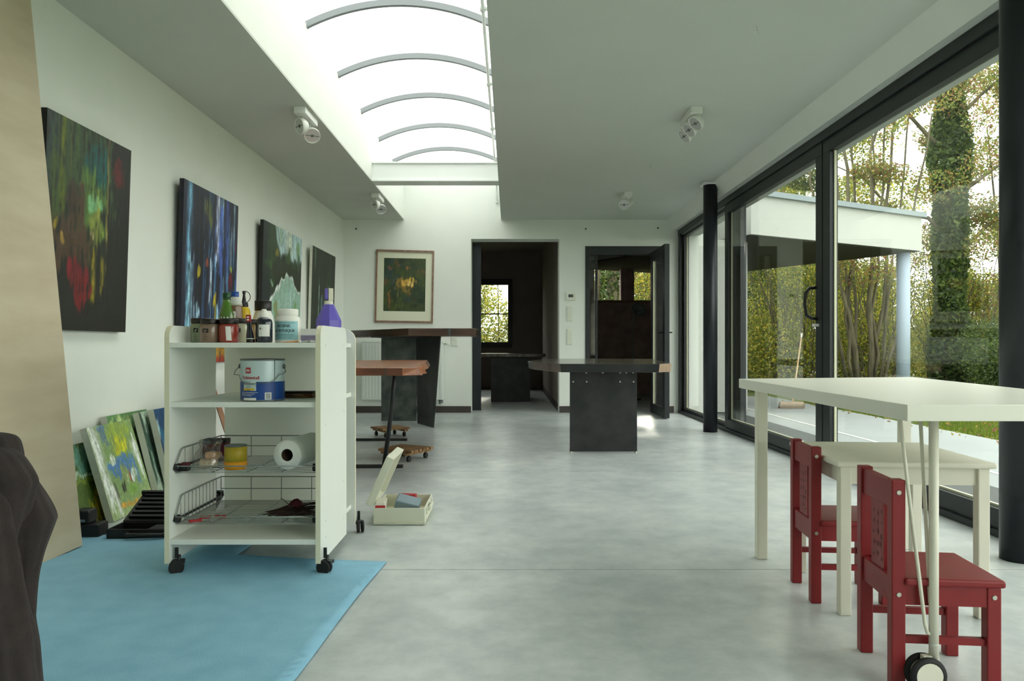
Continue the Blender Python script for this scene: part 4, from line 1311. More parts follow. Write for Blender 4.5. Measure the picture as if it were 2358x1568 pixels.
for z in (51, 57):
    k.box(-8 * s, -3 * s, -1.6 * s, -1.2 * s, z * s, (z + 3.2) * s)
k.build('tube_print', M['txt_white'], b)

b, s = bottle('resin_jar', 'white screw-top tub with pale blue resin label', 663, 3.06,
              [('body', [(27, 0), (28.5, 2), (28.5, 52), (27, 57), (22.5, 62), (22.5, 64)], 'white_pl'), ('lid', [(23, 63), (23.6, 64), (23.6, 75), (22, 77)], 'white_pl')])
k = MB(); wrap_patch(k, (0, 0, 0), 28.7 * s, 6 * s, 49 * s, -1.15, 1.15, n=24); k.build('label', M['cyan_lb'], b)
k = MB()
for z, a in ((44.5, 0.85), (14.5, 0.85)):
    wrap_patch(k, (0, 0, 0), 28.9 * s, z * s, (z + 0.8) * s, -a, a, n=16)
for q in range(20):
    a = -0.8 + q * 0.08
    wrap_patch(k, (0, 0, 0), 28.9 * s, 17.5 * s, (18.6 + (q * 7 % 3) * 0.5) * s, a, a + 0.055, n=1)
for q in range(9):
    a = -0.62 + q * 0.14
    wrap_patch(k, (0, 0, 0), 28.9 * s, 10 * s, (11 + (q * 5 % 3) * 0.6) * s, a, a + 0.08, n=1)
k.build('label_lines', M['txt_teal'], b)
k = MB()
wrap_text(k, 'RESINE', 9.2 * s, (0, 0, 0), 28.95 * s, 35 * s, -0.08, sx=1.12, bold=0.28 * s)
wrap_text(k, 'ACRYLIQUE', 9.2 * s, (0, 0, 0), 28.95 * s, 24 * s, -0.04, sx=1.02, bold=0.28 * s)
k.build('label_letters', M['txt_dark'], b)

# violet spray bottle
x, y, z = on_top(757, 3.44)
b = thing('spray_bottle', 'violet faceted spray bottle with cream trigger head', 'bottle', (x, y, z), 0.3)
s = 3.44 / F
MB().lathe([(28 * s, 0), (28.5 * s, 2 * s), (28.5 * s, 52 * s), (12 * s, 88 * s), (9 * s, 90 * s)], 8, smooth=False).build('body', M['purple'], b)
k = MB().lathe([(10 * s, 88 * s), (10.2 * s, 89 * s), (9.6 * s, 97 * s)], 20)
k.build('collar', M['cream_matt'], b)
k = MB().box(-1 * s, 10 * s, -6 * s, 6 * s, 97 * s, 126 * s)
k.build('spray_head', M['cream_matt'], b, bevel=0.003)
k = MB().box(-9 * s, -1.5 * s, -4 * s, 4 * s, 100 * s, 125 * s)
k.build('trigger', M['purple'], b, bevel=0.003)

# paint tubes lying beside the tub
for px, Y, L_, ang, lb, mt in ((670, 2.97, 46, 0.05, 'squeezed pale tube lying in front of the resin tub', 'peach'), (700, 3.0, 44, -0.25, 'crumpled silver paint tube lying by the side panel', 'lead'), (715, 3.10, 36, 0.2, 'second silver paint tube lying behind the crumpled one', 'lead')):
    x, y, z = on_top(px, Y)
    s = Y / F
    t = thing('paint_tube', lb, 'tube', (x, y, z), ang)
    k = MB()
    n = 12
    secs = [(-L_ / 2, 0.5, 5.5), (-L_ / 4, 2.2, 5), (L_ / 5, 4, 4.4), (L_ / 2 - 6, 4, 4)]
    for xx, rz_, ry in secs:
        for q in range(n):
            a = 2 * PI * q / n
            k.v.append((xx * s, ry * s * math.cos(a), (rz_ + rz_ * math.sin(a)) * s * 0.62))
    for i in range(3):
        for q in range(n):
            k.f.append([i * n + q, i * n + (q + 1) % n, (i + 1) * n + (q + 1) % n, (i + 1) * n + q]); k.mi.append(0); k.sm.append(True)
    k.f.append(list(range(n))); k.mi.append(0); k.sm.append(False)
    k.f.append(list(reversed(range(3 * n, 4 * n)))); k.mi.append(0); k.sm.append(False)
    k.build('tube', M[mt], t)
    MB().lathe([(2.6 * s, 0), (2.6 * s, 6 * s)], 12, mtx=Matrix.Translation(((L_ / 2 - 6) * s, 0, 2.7 * s)) @ Matrix.Rotation(PI / 2, 4, 'Y')).build('cap', M['white_pl'], t)
x, y, z = on_top(718, 3.26)
t = thing('small_box', 'small flat lilac box on the trolley top', 'box', (x, y, z), 0.1)
MB().box(-0.045, 0.045, -0.03, 0.03, 0, 0.026).build('tray', M['purple_pale'], t, bevel=0.002)
MB().box(-0.046, 0.046, -0.031, 0.031, 0.026, 0.033).build('lid', M['purple_pale'], t, bevel=0.002)

# ------------------------------------------------------------------ paint can on the middle shelf
s = 3.04 / F
x = (605 - CX) * 3.04 / F
ZM = 0.6585
b = thing('paint_can', 'tall paint tin, pale above and blue below, with wire handle', 'paint can', (x, 3.04, ZM))
R = 49 * s
MB().lathe([(R * 0.985, 0), (R, 0.003), (R, 90 * s), (R * 0.985, 93 * s)], 48).build('body', M['can_white'], b)
k = MB()
wrap_patch(k, (0, 0, 0), R * 1.003, 3 * s, 44 * s, -2.6, -0.25, n=30)
wrap_patch(k, (0, 0, 0), R * 1.003, 3 * s, 44 * s, 0.02, 2.9, n=34)
wrap_patch(k, (0, 0, 0), R * 1.003, 3 * s, 24 * s, -0.25, 0.02, n=4)
k.build('blue_print', M['can_blue'], b)
MB().lathe([(R * 1.01, 92 * s), (R * 1.02, 93.5 * s), (R * 1.01, 95 * s), (R * 0.93, 95 * s), (R * 0.9, 93 * s)], 48).build('rim', M['can_rim'], b)
MB().lathe([(R * 1.012, 0), (R * 1.012, 2.5 * s)], 48).build('bottom_rim', M['can_rim'], b)
k = MB(); wrap_patch(k, (0, 0, 0), R * 1.006, 24.5 * s, 29.5 * s, -0.66, -0.06, n=8); k.build('yellow_band', M['yellow'], b)
k = MB(); wrap_patch(k, (0, 0, 0), R * 1.006, 1.5 * s, 8 * s, -0.66, 0.02, n=8); wrap_patch(k, (0, 0, 0), R * 1.006, 4 * s, 20 * s, 0.40, 0.70, n=5)
for q in range(3):
    wrap_patch(k, (0, 0, 0), R * 1.006, (19.5 - q * 3.4) * s, (20.2 - q * 3.4) * s, -0.80, 0.1 - q * 0.15, n=8)
k.build('white_print', M['txt_white'], b)
k = MB(); wrap_patch(k, (0, 0, 0), R * 1.004, 29.5 * s, 43 * s, -0.66, -0.06, n=8); k.build('pale_panel', M['can_white'], b)
k = MB(); wrap_patch(k, (0, 0, 0), R * 1.006, 63 * s, 76 * s, -0.52, -0.24, n=8); k.build('logo_tile', M['txt_red'], b)
k = MB(); wrap_text(k, 'm', 12 * s, (0, 0, 0), R * 1.012, 66.5 * s, -0.38, bold=0.5 * s); k.build('logo_letter', M['txt_white'], b)
k = MB(); wrap_text(k, 'Trimetal', 10.5 * s, (0, 0, 0), R * 1.008, 50 * s, -0.31, sx=1.3, bold=0.45 * s); k.build('brand_letters', M['txt_red'], b)
k = MB()
wrap_text(k, 'Permacryl PU', 5.6 * s, (0, 0, 0), R * 1.009, 37 * s, -0.36)
wrap_text(k, 'primer', 4.4 * s, (0, 0, 0), R * 1.009, 32 * s, -0.36)
wrap_text(k, '75u', 4.4 * s, (0, 0, 0), R * 1.009, 25.2 * s, -0.36)
for q in range(7):
    wrap_patch(k, (0, 0, 0), R * 1.009, (6 + q * 1.8) * s, (7 + q * 1.8) * s, 0.44, 0.66, n=3)
k.build('small_print', M['txt_dark'], b)
MB().tube([(R * math.sin(0.86) * 1.012, -R * math.cos(0.86) * 1.012, z * s) for z in (0, 46, 92)], 0.0012, 5).build('seam', M['can_rim'], b)
for sg in (-1, 1):
    MB().lathe([(0.009, 0), (0.009, 0.005), (0.004, 0.008)], 14, mtx=Matrix.Translation((sg * R, -0.01, 78 * s)) @ Matrix.Rotation(sg * PI / 2, 4, 'Y')).build('ear', M['can_rim'], b)
hpts = [(-R - 0.004, -0.012, 78 * s), (-R - 0.016, -0.03, 66 * s), (-R - 0.010, -0.055, 60 * s)]
for t in range(13):
    a = -1.05 + 2.1 * t / 12
    hpts.append((R * 1.06 * math.sin(a), -R * 1.06 * math.cos(a), (40 + 19 * (abs(a) / 1.05) ** 3.5) * s))
hpts += [(R + 0.010, -0.055, 60 * s), (R + 0.016, -0.03, 66 * s), (R + 0.004, -0.012, 78 * s)]
MB().tube(hpts, 0.0014, 6).build('handle', M['can_rim'], b)
b = thing('brush_case', 'flat brown brush case lying beside the paint tin', 'case', ((694 - CX) * 3.2 / F, 3.2, ZM), 0.0)
MB().box(-0.085, 0.055, -0.03, 0.03, 0, 0.018).build('tray', M['wood_pallet'], b, bevel=0.002)
MB().box(-0.085, 0.055, -0.031, 0.031, 0.018, 0.026).build('cover', M['canvas_dark'], b, bevel=0.002)
for q in range(3):
    MB().tube([(-0.07 + q * 0.045, -0.034, 0.012), (-0.035 + q * 0.045, -0.034, 0.012)], 0.004, 8).build('brush_handle', M['wood_light'] if q % 2 else M['wood_red'], b)

# ------------------------------------------------------------------ things in the upper basket
ZB1 = 0.3865
s = 3.06 / F
b = thing('paper_roll', 'white kitchen paper roll lying in the upper wire basket', 'paper roll', ((661 - CX) * 3.0 / F, 3.0, ZB1 + 0.060), 0)
dv = Vector((0.05, 0.30, 0)).normalized()
mt_ = frame_z((dv.x, dv.y, 0.02))
k = MB()
Ro, Ri, Lr = 0.058, 0.024, 0.24
prof = [(Ri, 0.0), (Ro * 0.97, 0.0), (Ro, 0.004), (Ro, Lr - 0.004), (Ro * 0.97, Lr), (Ri, Lr)]
k.lathe(prof, 40, mtx=mt_, caps=False)
k.build('paper', M['paper'], b)
k = MB().lathe([(Ri, 0.001), (Ri, Lr - 0.001)], 30, mtx=mt_, caps=False)
k.build('core', M['cardboard'], b)
b = thing('yellow_tin', 'yellow and orange tin standing in the upper basket', 'tin', ((543 - CX) * 3.05 / F, 3.05, ZB1))
Rt = 25 * s
MB().lathe([(Rt, 0.0), (Rt, 0.030)], 36).build('lower_label', M['orange'], b)
MB().lathe([(Rt, 0.030), (Rt, 0.090)], 36).build('upper_label', M['olive'], b)
MB().lathe([(Rt * 1.015, 0.089), (Rt * 1.02, 0.092), (Rt * 0.95, 0.0945)], 36).build('rim', M['can_rim'], b)
b = thing('plastic_bag', 'crumpled clear bag of sponges in the upper basket', 'bag', (-1.195, 3.07, ZB1))
k = MB()
n, m = 22, 14
rb = random.Random(3)
prof = [(0.02, 0.0), (0.055, 0.004), (0.060, 0.02), (0.056, 0.045), (0.044, 0.065), (0.036, 0.085), (0.044, 0.105), (0.04, 0.112)]
for i, (r_, z_) in enumerate(prof):
    for q in range(n):
        a = 2 * PI * q / n
        rr_ = r_ * (1 + (0.16 * math.sin(3 * a + i) + rb.uniform(-0.12, 0.12)) * (i > 0))
        k.v.append((rr_ * math.cos(a), rr_ * 0.9 * math.sin(a), max(0, z_ + (rb.uniform(-0.006, 0.006) if i > 1 else 0))))
for i in range(len(prof) - 1):
    for q in range(n):
        k.f.append([i * n + q, i * n + (q + 1) % n, (i + 1) * n + (q + 1) % n, (i + 1) * n + q]); k.mi.append(0); k.sm.append(False)
k.build('film', M['bag'], b)
MB().box(-0.04, 0.03, -0.035, 0.03, 0.004, 0.034, mtx=Matrix.Rotation(0.3, 4, 'Z')).build('sponge', M['beige'], b, bevel=0.006)
MB().box(-0.02, 0.035, -0.01, 0.03, 0.036, 0.062, mtx=Matrix.Rotation(-0.2, 4, 'Z')).build('sponge', M['peach'], b, bevel=0.006)
b = thing('dark_box', 'small dark violet box behind the plastic bag', 'box', ((498 - CX) * 3.27 / F, 3.27, ZB1), 0.05)
MB().box(-0.05, 0.05, -0.03, 0.03, 0, 0.075).build('carton', M['rose'], b, bevel=0.002)
MB().box(-0.051, 0.051, -0.031, 0.031, 0.075, 0.092).build('lid', M['wool'], b, bevel=0.002)
b = thing('ink_pad', 'dark red stamp pad at the corner of the upper basket', 'stamp pad', (-1.262, 2.992, ZB1), 0.1)
MB().box(-0.015, 0.015, -0.02, 0.02, 0, 0.02).build('base', M['black_pl'], b, bevel=0.002)
MB().box(-0.014, 0.014, -0.018, 0.018, 0.02, 0.032).build('pad', M['rose'], b, bevel=0.002)

# lower basket: red clips, dried stems
ZB2 = 0.1885
for i, (px, Y, ang, lb) in enumerate(((474, 3.05, 0.2, 'red plastic clip nearest the knobbed runner of the lower basket'), (508, 3.06, -0.1, 'red plastic clip lying along the wires by a twig'), (450, 2.99, 0.5, 'small red clip at the front rim of the lower basket'))):
    b = thing('clip', lb, 'clip', ((px - CX) * Y / F, Y, ZB2), ang, 'red clips in the lower basket')
    MB().box(-0.024, 0.024, -0.007, 0.0, 0, 0.009).build('jaw', M['red_clip'], b, bevel=0.002)
    MB().box(-0.024, 0.020, 0.001, 0.008, 0.001, 0.010, mtx=Matrix.Rotation(0.12, 4, 'Z')).build('jaw', M['red_clip'], b, bevel=0.002)
    MB().lathe([(0.004, -0.001), (0.004, 0.012)], 12).build('spring', M['wire'], b)
b = thing('dried_flowers', 'bundle of dry brown stems with a dark red rose', 'dried flowers', (-0.86, 3.10, ZB2))
k = MB()
rb = random.Random(9)
for q in range(60):
    x0_, y0_ = rb.uniform(-0.13, -0.02), rb.uniform(-0.05, 0.10)
    L_ = rb.uniform(0.09, 0.16)
    a = rb.uniform(-0.25, 0.55)
    z_ = 0.004 + rb.random() * 0.045 * (1 - abs(y0_ - 0.02) / 0.1)
    p0 = Vector((x0_, y0_, 0.003 + z_ * 0.3)); p1 = p0 + Vector((L_ * math.cos(a), L_ * math.sin(a), z_ * 0.7))
    k.tube([p0, p0.lerp(p1, 0.5) + Vector((rb.uniform(-.006, .006), rb.uniform(-.008, .008), rb.uniform(0, .010))), p1], [0.0022, 0.002, 0.0014], 5)
k.build('stems', M['twig'], b)['kind'] = 'stuff'
k = MB()
for q in range(26):
    a = q * 2.4
    r_ = 0.004 + 0.0009 * q
    mtx = Matrix.Translation((0.0 + r_ * math.cos(a), 0.0 + r_ * math.sin(a) * 0.8, 0.060 - 0.0005 * q)) @ Matrix.Rotation(a, 4, 'Z') @ Matrix.Rotation(0.9, 4, 'Y')
    k.add([(-0.010, -0.009, 0), (0.010, -0.009, 0.002), (0.012, 0.009, 0), (-0.008, 0.010, 0.003)], [(0, 1, 2, 3)], 0, True, mtx)
k.lathe([(0.003, 0.02), (0.012, 0.045), (0.010, 0.058)], 12)
k.build('rose_head', M['rose'], b)
MB().tube([(0.0, 0, 0.03), (-0.03, -0.01, 0.05), (-0.05, -0.02, 0.072), (-0.058, -0.02, 0.070)], 0.0014, 5).build('stalk', M['twig'], b)

# ------------------------------------------------------------------ cloth, plywood, jacket
poly = [fl(*p) for p in ((190, 1232), (262, 1236), (378, 1244), (480, 1250), (583, 1256), (560, 1274), (545, 1284), (700, 1290), (800, 1293), (890, 1296), (835, 1362), (775, 1440), (725, 1508), (680, 1568))]
poly += [Vector((-0.62, 1.75, 0)), Vector((-0.70, 1.45, 0)), Vector((-1.4, 1.40, 0)), Vector((-2.12, 1.45, 0)), Vector((-2.14, 2.5, 0)), Vector((-2.14, 3.45, 0))]
bmx = bmesh.new()
fv = [bmx.verts.new((p.x, p.y, 0.004)) for p in poly]
bmx.faces.new(list(reversed(fv)))
bmesh.ops.triangulate(bmx, faces=bmx.faces[:])
for _ in range(5):
    long_e = [e for e in bmx.edges if e.calc_length() > 0.07]
    bmesh.ops.subdivide_edges(bmx, edges=long_e, cuts=1, use_grid_fill=True)
    bmesh.ops.triangulate(bmx, faces=bmx.faces[:])
for v in bmx.verts:
    x, y = v.co.x, v.co.y
    v.co.z = 0.004 + 0.0022 * (1 + math.sin(7 * x + 3 * y + 2 * math.sin(4 * y))) + 0.004 * max(0, math.sin(2.1 * y - 0.6 * x + 0.4)) ** 12 + 0.003 * max(0, math.sin(3.3 * x + 1.9 * y)) ** 14
bmesh.ops.recalc_face_normals(bmx, faces=bmx.faces[:])
me = bpy.data.meshes.new('floor_cloth')
bmx.to_mesh(me); bmx.free()
me.materials.append(M['cloth_blue'])
me.polygons.foreach_set('use_smooth', [True] * len(me.polygons))
co = bpy.data.objects.new('floor_cloth', me); COL.objects.link(co)
sd = co.modifiers.new('thickness', 'SOLIDIFY'); sd.thickness = 0.003; sd.offset = 0
tag(co, 'pale blue fleece cloth spread on the concrete under the trolley', 'cloth')

pw = thing('plywood_sheet', 'tall pale plywood sheet leaning against the white wall', 'plywood', (-1.86, 2.75, 0))
cs = [Vector((-1.868, 2.05, 0.012)), Vector((-1.844, 3.32, 0.012)), Vector((-2.150, 3.45, 2.44)), Vector((-2.172, 2.18, 2.44))]
nrm = (cs[1] - cs[0]).cross(cs[3] - cs[0]).normalized()
if nrm.x < 0:
    nrm = -nrm
bk = [p - nrm * 0.016 for p in cs]
mb = MB().add(cs + bk, [(0, 1, 2, 3), (7, 6, 5, 4)], 0)
for i in range(4):
    j = (i + 1) % 4
    mb.f.append([i, 4 + i, 4 + j, j]); mb.mi.append(1); mb.sm.append(False)
mb.build('sheet', [M['ply'], M['plyedge']], pw, world=True)
for t in (0.35, 0.65):
    e0, e1_ = cs[1], cs[2]
    a = e0.lerp(e1_, 0.0) - nrm * 0.016 * t; b_ = e0.lerp(e1_, 1.0) - nrm * 0.016 * t
    MB().tube([a + Vector((0, 0.0006, 0)), b_ + Vector((0, 0.0006, 0))], 0.0012, 4).build('veneer_line', M['wood_pallet'], pw, world=True)

# chair with a coat thrown over it
ch = thing('wooden_chair', 'plain wooden chair hidden beneath the dark wool coat', 'chair', (-1.36, 1.62, 0), 0.15)
MB().box(-0.20, 0.20, -0.20, 0.20, 0.43, 0.455).build('seat', M['wood_light'], ch, bevel=0.006)
for sx in (-1, 1):
    for sy in (-1, 1):
        MB().box(sx * 0.18 - 0.017, sx * 0.18 + 0.017, sy * 0.18 - 0.017, sy * 0.18 + 0.017, 0, 0.43 if sy > 0 else 0.43).build('leg', M['wood_light'], ch, bevel=0.003)
    MB().box(sx * 0.18 - 0.017, sx * 0.18 + 0.017, -0.197, -0.163, 0.455, 0.655).build('back_post', M['wood_light'], ch, bevel=0.003)
MB().box(-0.163, 0.163, -0.19, -0.17, 0.58, 0.655).build('back_rail', M['wood_light'], ch, bevel=0.003)


def loft(rows, n=40, folds=0.0, seed=1, cap=True):
    """rows: (z, x centre, y centre, rx, ry)"""
    mb = MB()
    rb = random.Random(seed)
    ph = [rb.uniform(0, 6.28) for _ in range(5)]
    # resample rows smoothly
    R_ = []
    m = len(rows)
    for i in range(m - 1):
        p0, p1, p2, p3 = rows[max(i - 1, 0)], rows[i], rows[i + 1], rows[min(i + 2, m - 1)]
        for q in range(4):
            t = q / 4
            R_.append([0.5 * ((2 * b) + (-a + c) * t + (2 * a - 5 * b + 4 * c - d) * t * t + (-a + 3 * b - 3 * c + d) * t ** 3) for a, b, c, d in zip(p0, p1, p2, p3)])
    R_.append(list(rows[-1]))
    for z, x, y, rx, ry in R_:
        for k in range(n):
            a = 2 * PI * k / n
            w = 1 + folds * (math.sin(5 * a + ph[0] + z * 7) * 0.5 + math.sin(11 * a + ph[1] - z * 9) * 0.5 + math.sin(17 * a + ph[2] + z * 5) * 0.35)
            mb.v.append((x + rx * w * math.cos(a), y + ry * w * math.sin(a), z))
    for i in range(len(R_) - 1):
        for k in range(n):
            mb.f.append([i * n + k, i * n + (k + 1) % n, (i + 1) * n + (k + 1) % n, (i + 1) * n + k]); mb.mi.append(0); mb.sm.append(True)
    if cap:
        mb.f.append(list(reversed(range(n)))); mb.mi.append(0); mb.sm.append(True)
        o = (len(R_) - 1) * n
        mb.f.append([o + k for k in range(n)]); mb.mi.append(0); mb.sm.append(True)
    return mb


YJ = 1.62


def jz(py):
    return CH - (py - CY) * YJ / F


def jx(px):
    return (px - CX) * YJ / F


ct = thing('wool_coat', 'dark brown wool coat draped over a chair in the foreground', 'coat', (jx(-90), YJ, 0.004))


def rows_from(outline, cpx, yc, ry):
    out = []
    for py, px in outline:
        xc_ = jx(cpx)
        lo_, hi_ = 0.005, 0.6
        for _ in range(30):
            rx = (lo_ + hi_) / 2
            e = min(ry, rx * 0.9)
            mx_ = max(CX + F * (xc_ + rx * math.cos(t * PI / 40)) / (yc + e * math.sin(t * PI / 40)) for t in range(-40, 41))
            if mx_ > px: hi_ = rx
            else: lo_ = rx
        out.append((jz(py), xc_, yc, rx, min(ry, rx * 0.9)))
    return out


slv = [(1690, 108), (1568, 97), (1503, 92), (1450, 84), (1425, 84), (1348, 91), (1289, 105), (1227, 127), (1204, 132), (1169, 117), (1127, 92), (1100, 74), (1075, 50), (1060, 20)]
loft(rows_from(slv, 10, YJ + 0.05, 0.06), 72, 0.035, 2).build('sleeve', M['wool'], ct, world=True)
shl = [(1330, 30), (1260, 50), (1200, 66), (1160, 76), (1127, 84), (1107, 87), (1072, 68), (1045, 46), (1032, 20), (1026, -10)]
loft(rows_from(shl, -30, YJ + 0.0, 0.06), 72, 0.04, 3).build('shoulder', M['wool'], ct, world=True)
col_ = [(1120, 46), (1072, 54), (1030, 49), (1012, 40), (1004, 24), (1000, 0), (998, -25)]
loft(rows_from(col_, -40, YJ + 0.03, 0.06), 72, 0.05, 4).build('collar', M['wool'], ct, world=True)
frt = [(1700, 100), (1568, 92), (1450, 78), (1380, 62), (1290, 48), (1200, 32), (1150, 22), (1110, 4), (1080, -20), (1060, -50)]
loft(rows_from(frt, -90, YJ - 0.05, 0.08), 80, 0.045, 5).build('front_panel', M['wool'], ct, world=True)

# ------------------------------------------------------------------ tool cases by the wall
b = thing('tool_case', 'small closed black tool case beside the plywood', 'case', (-1.925, 3.53, 0))
MB().box(-0.062, 0.062, -0.045, 0.045, 0.002, 0.062).build('base', M['black_pl'], b, bevel=0.006)
MB().box(-0.058, 0.015, -0.04, 0.04, 0.063, 0.125).build('upper_tray', M['black_pl'], b, bevel=0.010)
MB().box(-0.05, 0.0, -0.048, -0.044, 0.075, 0.085).build('latch', M['case_blue'], b)
b = thing('drill_case', 'open black drill case with ribbed lid lying by the canvases', 'case', (-1.61, 3.50, 0))
bw_ = 0.20
k = MB().box(-bw_, bw_, -0.05, 0.10, 0.0065, 0.012)
for a in ((-bw_, bw_, -0.05, -0.042), (-bw_, bw_, 0.092, 0.10)):
    k.box(a[0], a[1], a[2], a[3], 0.012, 0.05)
for a in (-bw_, bw_ - 0.008):
    k.box(a, a + 0.008, -0.042, 0.092, 0.012, 0.05)
k.build('base', M['black_pl'], b, bevel=0.002)
lidm = Matrix.Translation((0, 0.103, 0.045)) @ Matrix.Rotation(math.radians(24), 4, 'X')
MB().box(-bw_, bw_, 0.0, 0.22, 0.0, 0.010, mtx=lidm).build('lid', M['black_pl'], b, bevel=0.002)
for q in range(6):
    MB().box(-bw_ + 0.02, bw_ - 0.02, 0.02 + q * 0.034, 0.034 + q * 0.034, 0.0105, 0.022, mtx=lidm).build('rib', M['black_pl'], b)
MB().box(-bw_, bw_, 0.206, 0.22, 0.0105, 0.03, mtx=lidm).build('lid_edge', M['black_pl'], b)
MB().tube([(-0.10, -0.05, 0.03), (-0.10, -0.075, 0.03), (0.06, -0.075, 0.03), (0.06, -0.05, 0.03)], 0.009, 8).build('handle', M['black_pl'], b)
MB().box(-0.03, 0.17, -0.025, 0.07, 0.0125, 0.046).build('insert', M['rubber'], b, bevel=0.006)
b = thing('wood_strip', 'pinkish wooden strip leaning on the wall behind the trolley', 'strip', (-1.98, 5.6, 0))
d = Vector((-0.172, -0.05, 0.60))
L_ = d.length
k = MB().box(-0.010, 0.010, -0.018, 0.018, 0.0, L_, mtx=Matrix.Translation((0.0, 0, 0.006)) @ frame_z(d))
k.build('board', M['pinkwood'], b)
MB().box(0.0102, 0.0122, -0.018, -0.013, 0.0, L_, mtx=Matrix.Translation((0.0, 0, 0.006)) @ frame_z(d)).build('edge_line', M['wood_dark'], b)

# ------------------------------------------------------------------ ivory tool box with open lid
tb = thing('tool_box', 'open ivory plastic tool box standing on the concrete floor', 'toolbox', (-0.537, 3.92, 0))
bx, by, bh, wt = 0.125, 0.18, 0.084, 0.006
k = MB().box(-bx, bx, -by, by, 0.003, 0.010)
k.box(-bx, bx, -by, -by + wt, 0.010, bh); k.box(-bx, bx, by - wt, by, 0.010, bh)
k.box(-bx, -bx + wt, -by + wt, by - wt, 0.010, bh); k.box(bx - wt, bx, -by + wt, by - wt, 0.010, bh)
k.build('base', M['toolbox'], tb, bevel=0.002)
MB().box(-bx - 0.002, bx + 0.002, -by - 0.002, by + 0.002, 0.018, 0.021).build('moulding_line', M['cream_edge'], tb)
lm = Matrix.Translation((-bx - 0.004, 0, bh + 0.004)) @ Matrix.Rotation(math.radians(-66), 4, 'Y')
k = MB().box(0.0, 0.255, -by, by, 0.032, 0.038, mtx=lm)
k.box(0.0, 0.255, -by, -by + wt, 0.0, 0.032, mtx=lm); k.box(0.0, 0.255, by - wt, by, 0.0, 0.032, mtx=lm)
k.box(0.0, wt, -by + wt, by - wt, 0.0, 0.032, mtx=lm); k.box(0.249, 0.255, -by + wt, by - wt, 0.0, 0.032, mtx=lm)
k.build('lid', M['toolbox'], tb, bevel=0.002)
MB().tube([(bx, 0.05, 0.05), (bx + 0.014, 0.05, 0.066), (bx + 0.014, -0.06, 0.066), (bx, -0.06, 0.05)], 0.008, 8).build('handle', M['toolbox'], tb)
for y in (-0.12, 0.11):
    MB().box(bx, bx + 0.006, y, y + 0.03, 0.04, 0.075).build('latch', M['toolbox'], tb, bevel=0.001)
b = thing('slate_case', 'slate-blue small case tilted inside the ivory tool box', 'case', (-0.525, 3.88, 0.0105))
rm = Matrix.Translation((0, 0, 0.012)) @ Matrix.Rotation(math.radians(14), 4, 'Y') @ Matrix.Rotation(math.radians(12), 4, 'X')
MB().box(-0.06, 0.06, -0.05, 0.05, 0.01, 0.085, mtx=rm).build('shell', M['case_blue'], b, bevel=0.006)
MB().lathe([(0.012, 0), (0.012, 0.002)], 16, mtx=rm @ Matrix.Translation((0.02, -0.0505, 0.035)) @ Matrix.Rotation(PI / 2, 4, 'X')).build('badge', M['red_clip'], b)
b = thing('red_packet', 'grey packet with red end hanging over the tool box rim', 'packet', (-0.63, 3.76, 0.0105), 0.05)
MB().box(-0.022, 0.022, -0.012, 0.10, 0, 0.10).build('carton', M['cream_matt'], b, bevel=0.002)
MB().box(-0.024, 0.024, -0.0145, -0.0125, 0.05, 0.085).build('red_end', M['red_clip'], b)
b = thing('red_packet', 'flat red packet at the far side of the tool box', 'packet', (-0.52, 4.04, 0.0105), -0.1)
MB().box(-0.06, 0.03, -0.02, 0.02, 0, 0.085).build('carton', M['red_clip'], b, bevel=0.002)
MB().box(-0.061, -0.03, -0.021, 0.021, 0.02, 0.06).build('band', M['white_lb'], b)

# ------------------------------------------------------------------ workshop tables
def rough_poly(pts, amp=0.012, sub=3, seed=2):
    rb = random.Random(seed)
    out = []
    for i, p in enumerate(pts):
        q = pts[(i + 1) % len(pts)]
        for k in range(sub):
            t = k / sub
            out.append((p[0] + (q[0] - p[0]) * t + (rb.uniform(-amp, amp) if k else 0), p[1] + (q[1] - p[1]) * t + (rb.uniform(-amp, amp) if k else 0)))
    return out


# long low table with thick orange-brown top
lt = thing('slab_table', 'long live-edge table with orange-brown top on thin steel legs', 'table', (-1.25, 6.1, 0))
pl = [(-1.66, 4.75), (-0.80, 4.75), (-0.66, 4.74), (-0.57, 4.80), (-0.60, 4.95), (-0.58, 5.15), (-0.66, 5.6), (-0.70, 6.4), (-0.80, 7.5), (-1.70, 7.5)]
pb_ = [(x + (0.012 if x < -1 else (0.03 if y > 4.78 else 0)), y + (0.006 if y < 5 else 0)) for x, y in pl]
MB().prism(pl, 0.690, 0.738, 0, [1, 1, 2, 2, 2, 2, 2, 1, 1, 1], bottom=pb_).build('top', [M['wood_orange'], M['wood_red'], M['wood_orange']], lt, world=True, bevel=0.004)
MB().box(-0.775, -0.755, 4.748, 4.80, 0.691, 0.737).build('crack_filler', M['wood_dark'], lt, world=True)
for yy, xe in ((5.52, -0.765), (7.10, -0.945)):
    MB().box(-1.60, xe, yy - 0.02, yy + 0.02, 0.0, 0.022).build('foot_bar', M['steel_raw'], lt, world=True)
    for x in (-0.90, -1.52):
        sg = 1 if x > -1.2 else -1
        if yy > 7 and sg > 0:
            continue
        MB().tube([(x, yy, 0.02), (x + sg * 0.05, yy - 0.12, 0.25), (x + sg * 0.09, yy - 0.22, 0.48), (x + sg * 0.12, yy - 0.28, 0.69)], [0.016, 0.016, 0.015, 0.014], 8).build('leg', M['steel_raw'], lt, world=True)

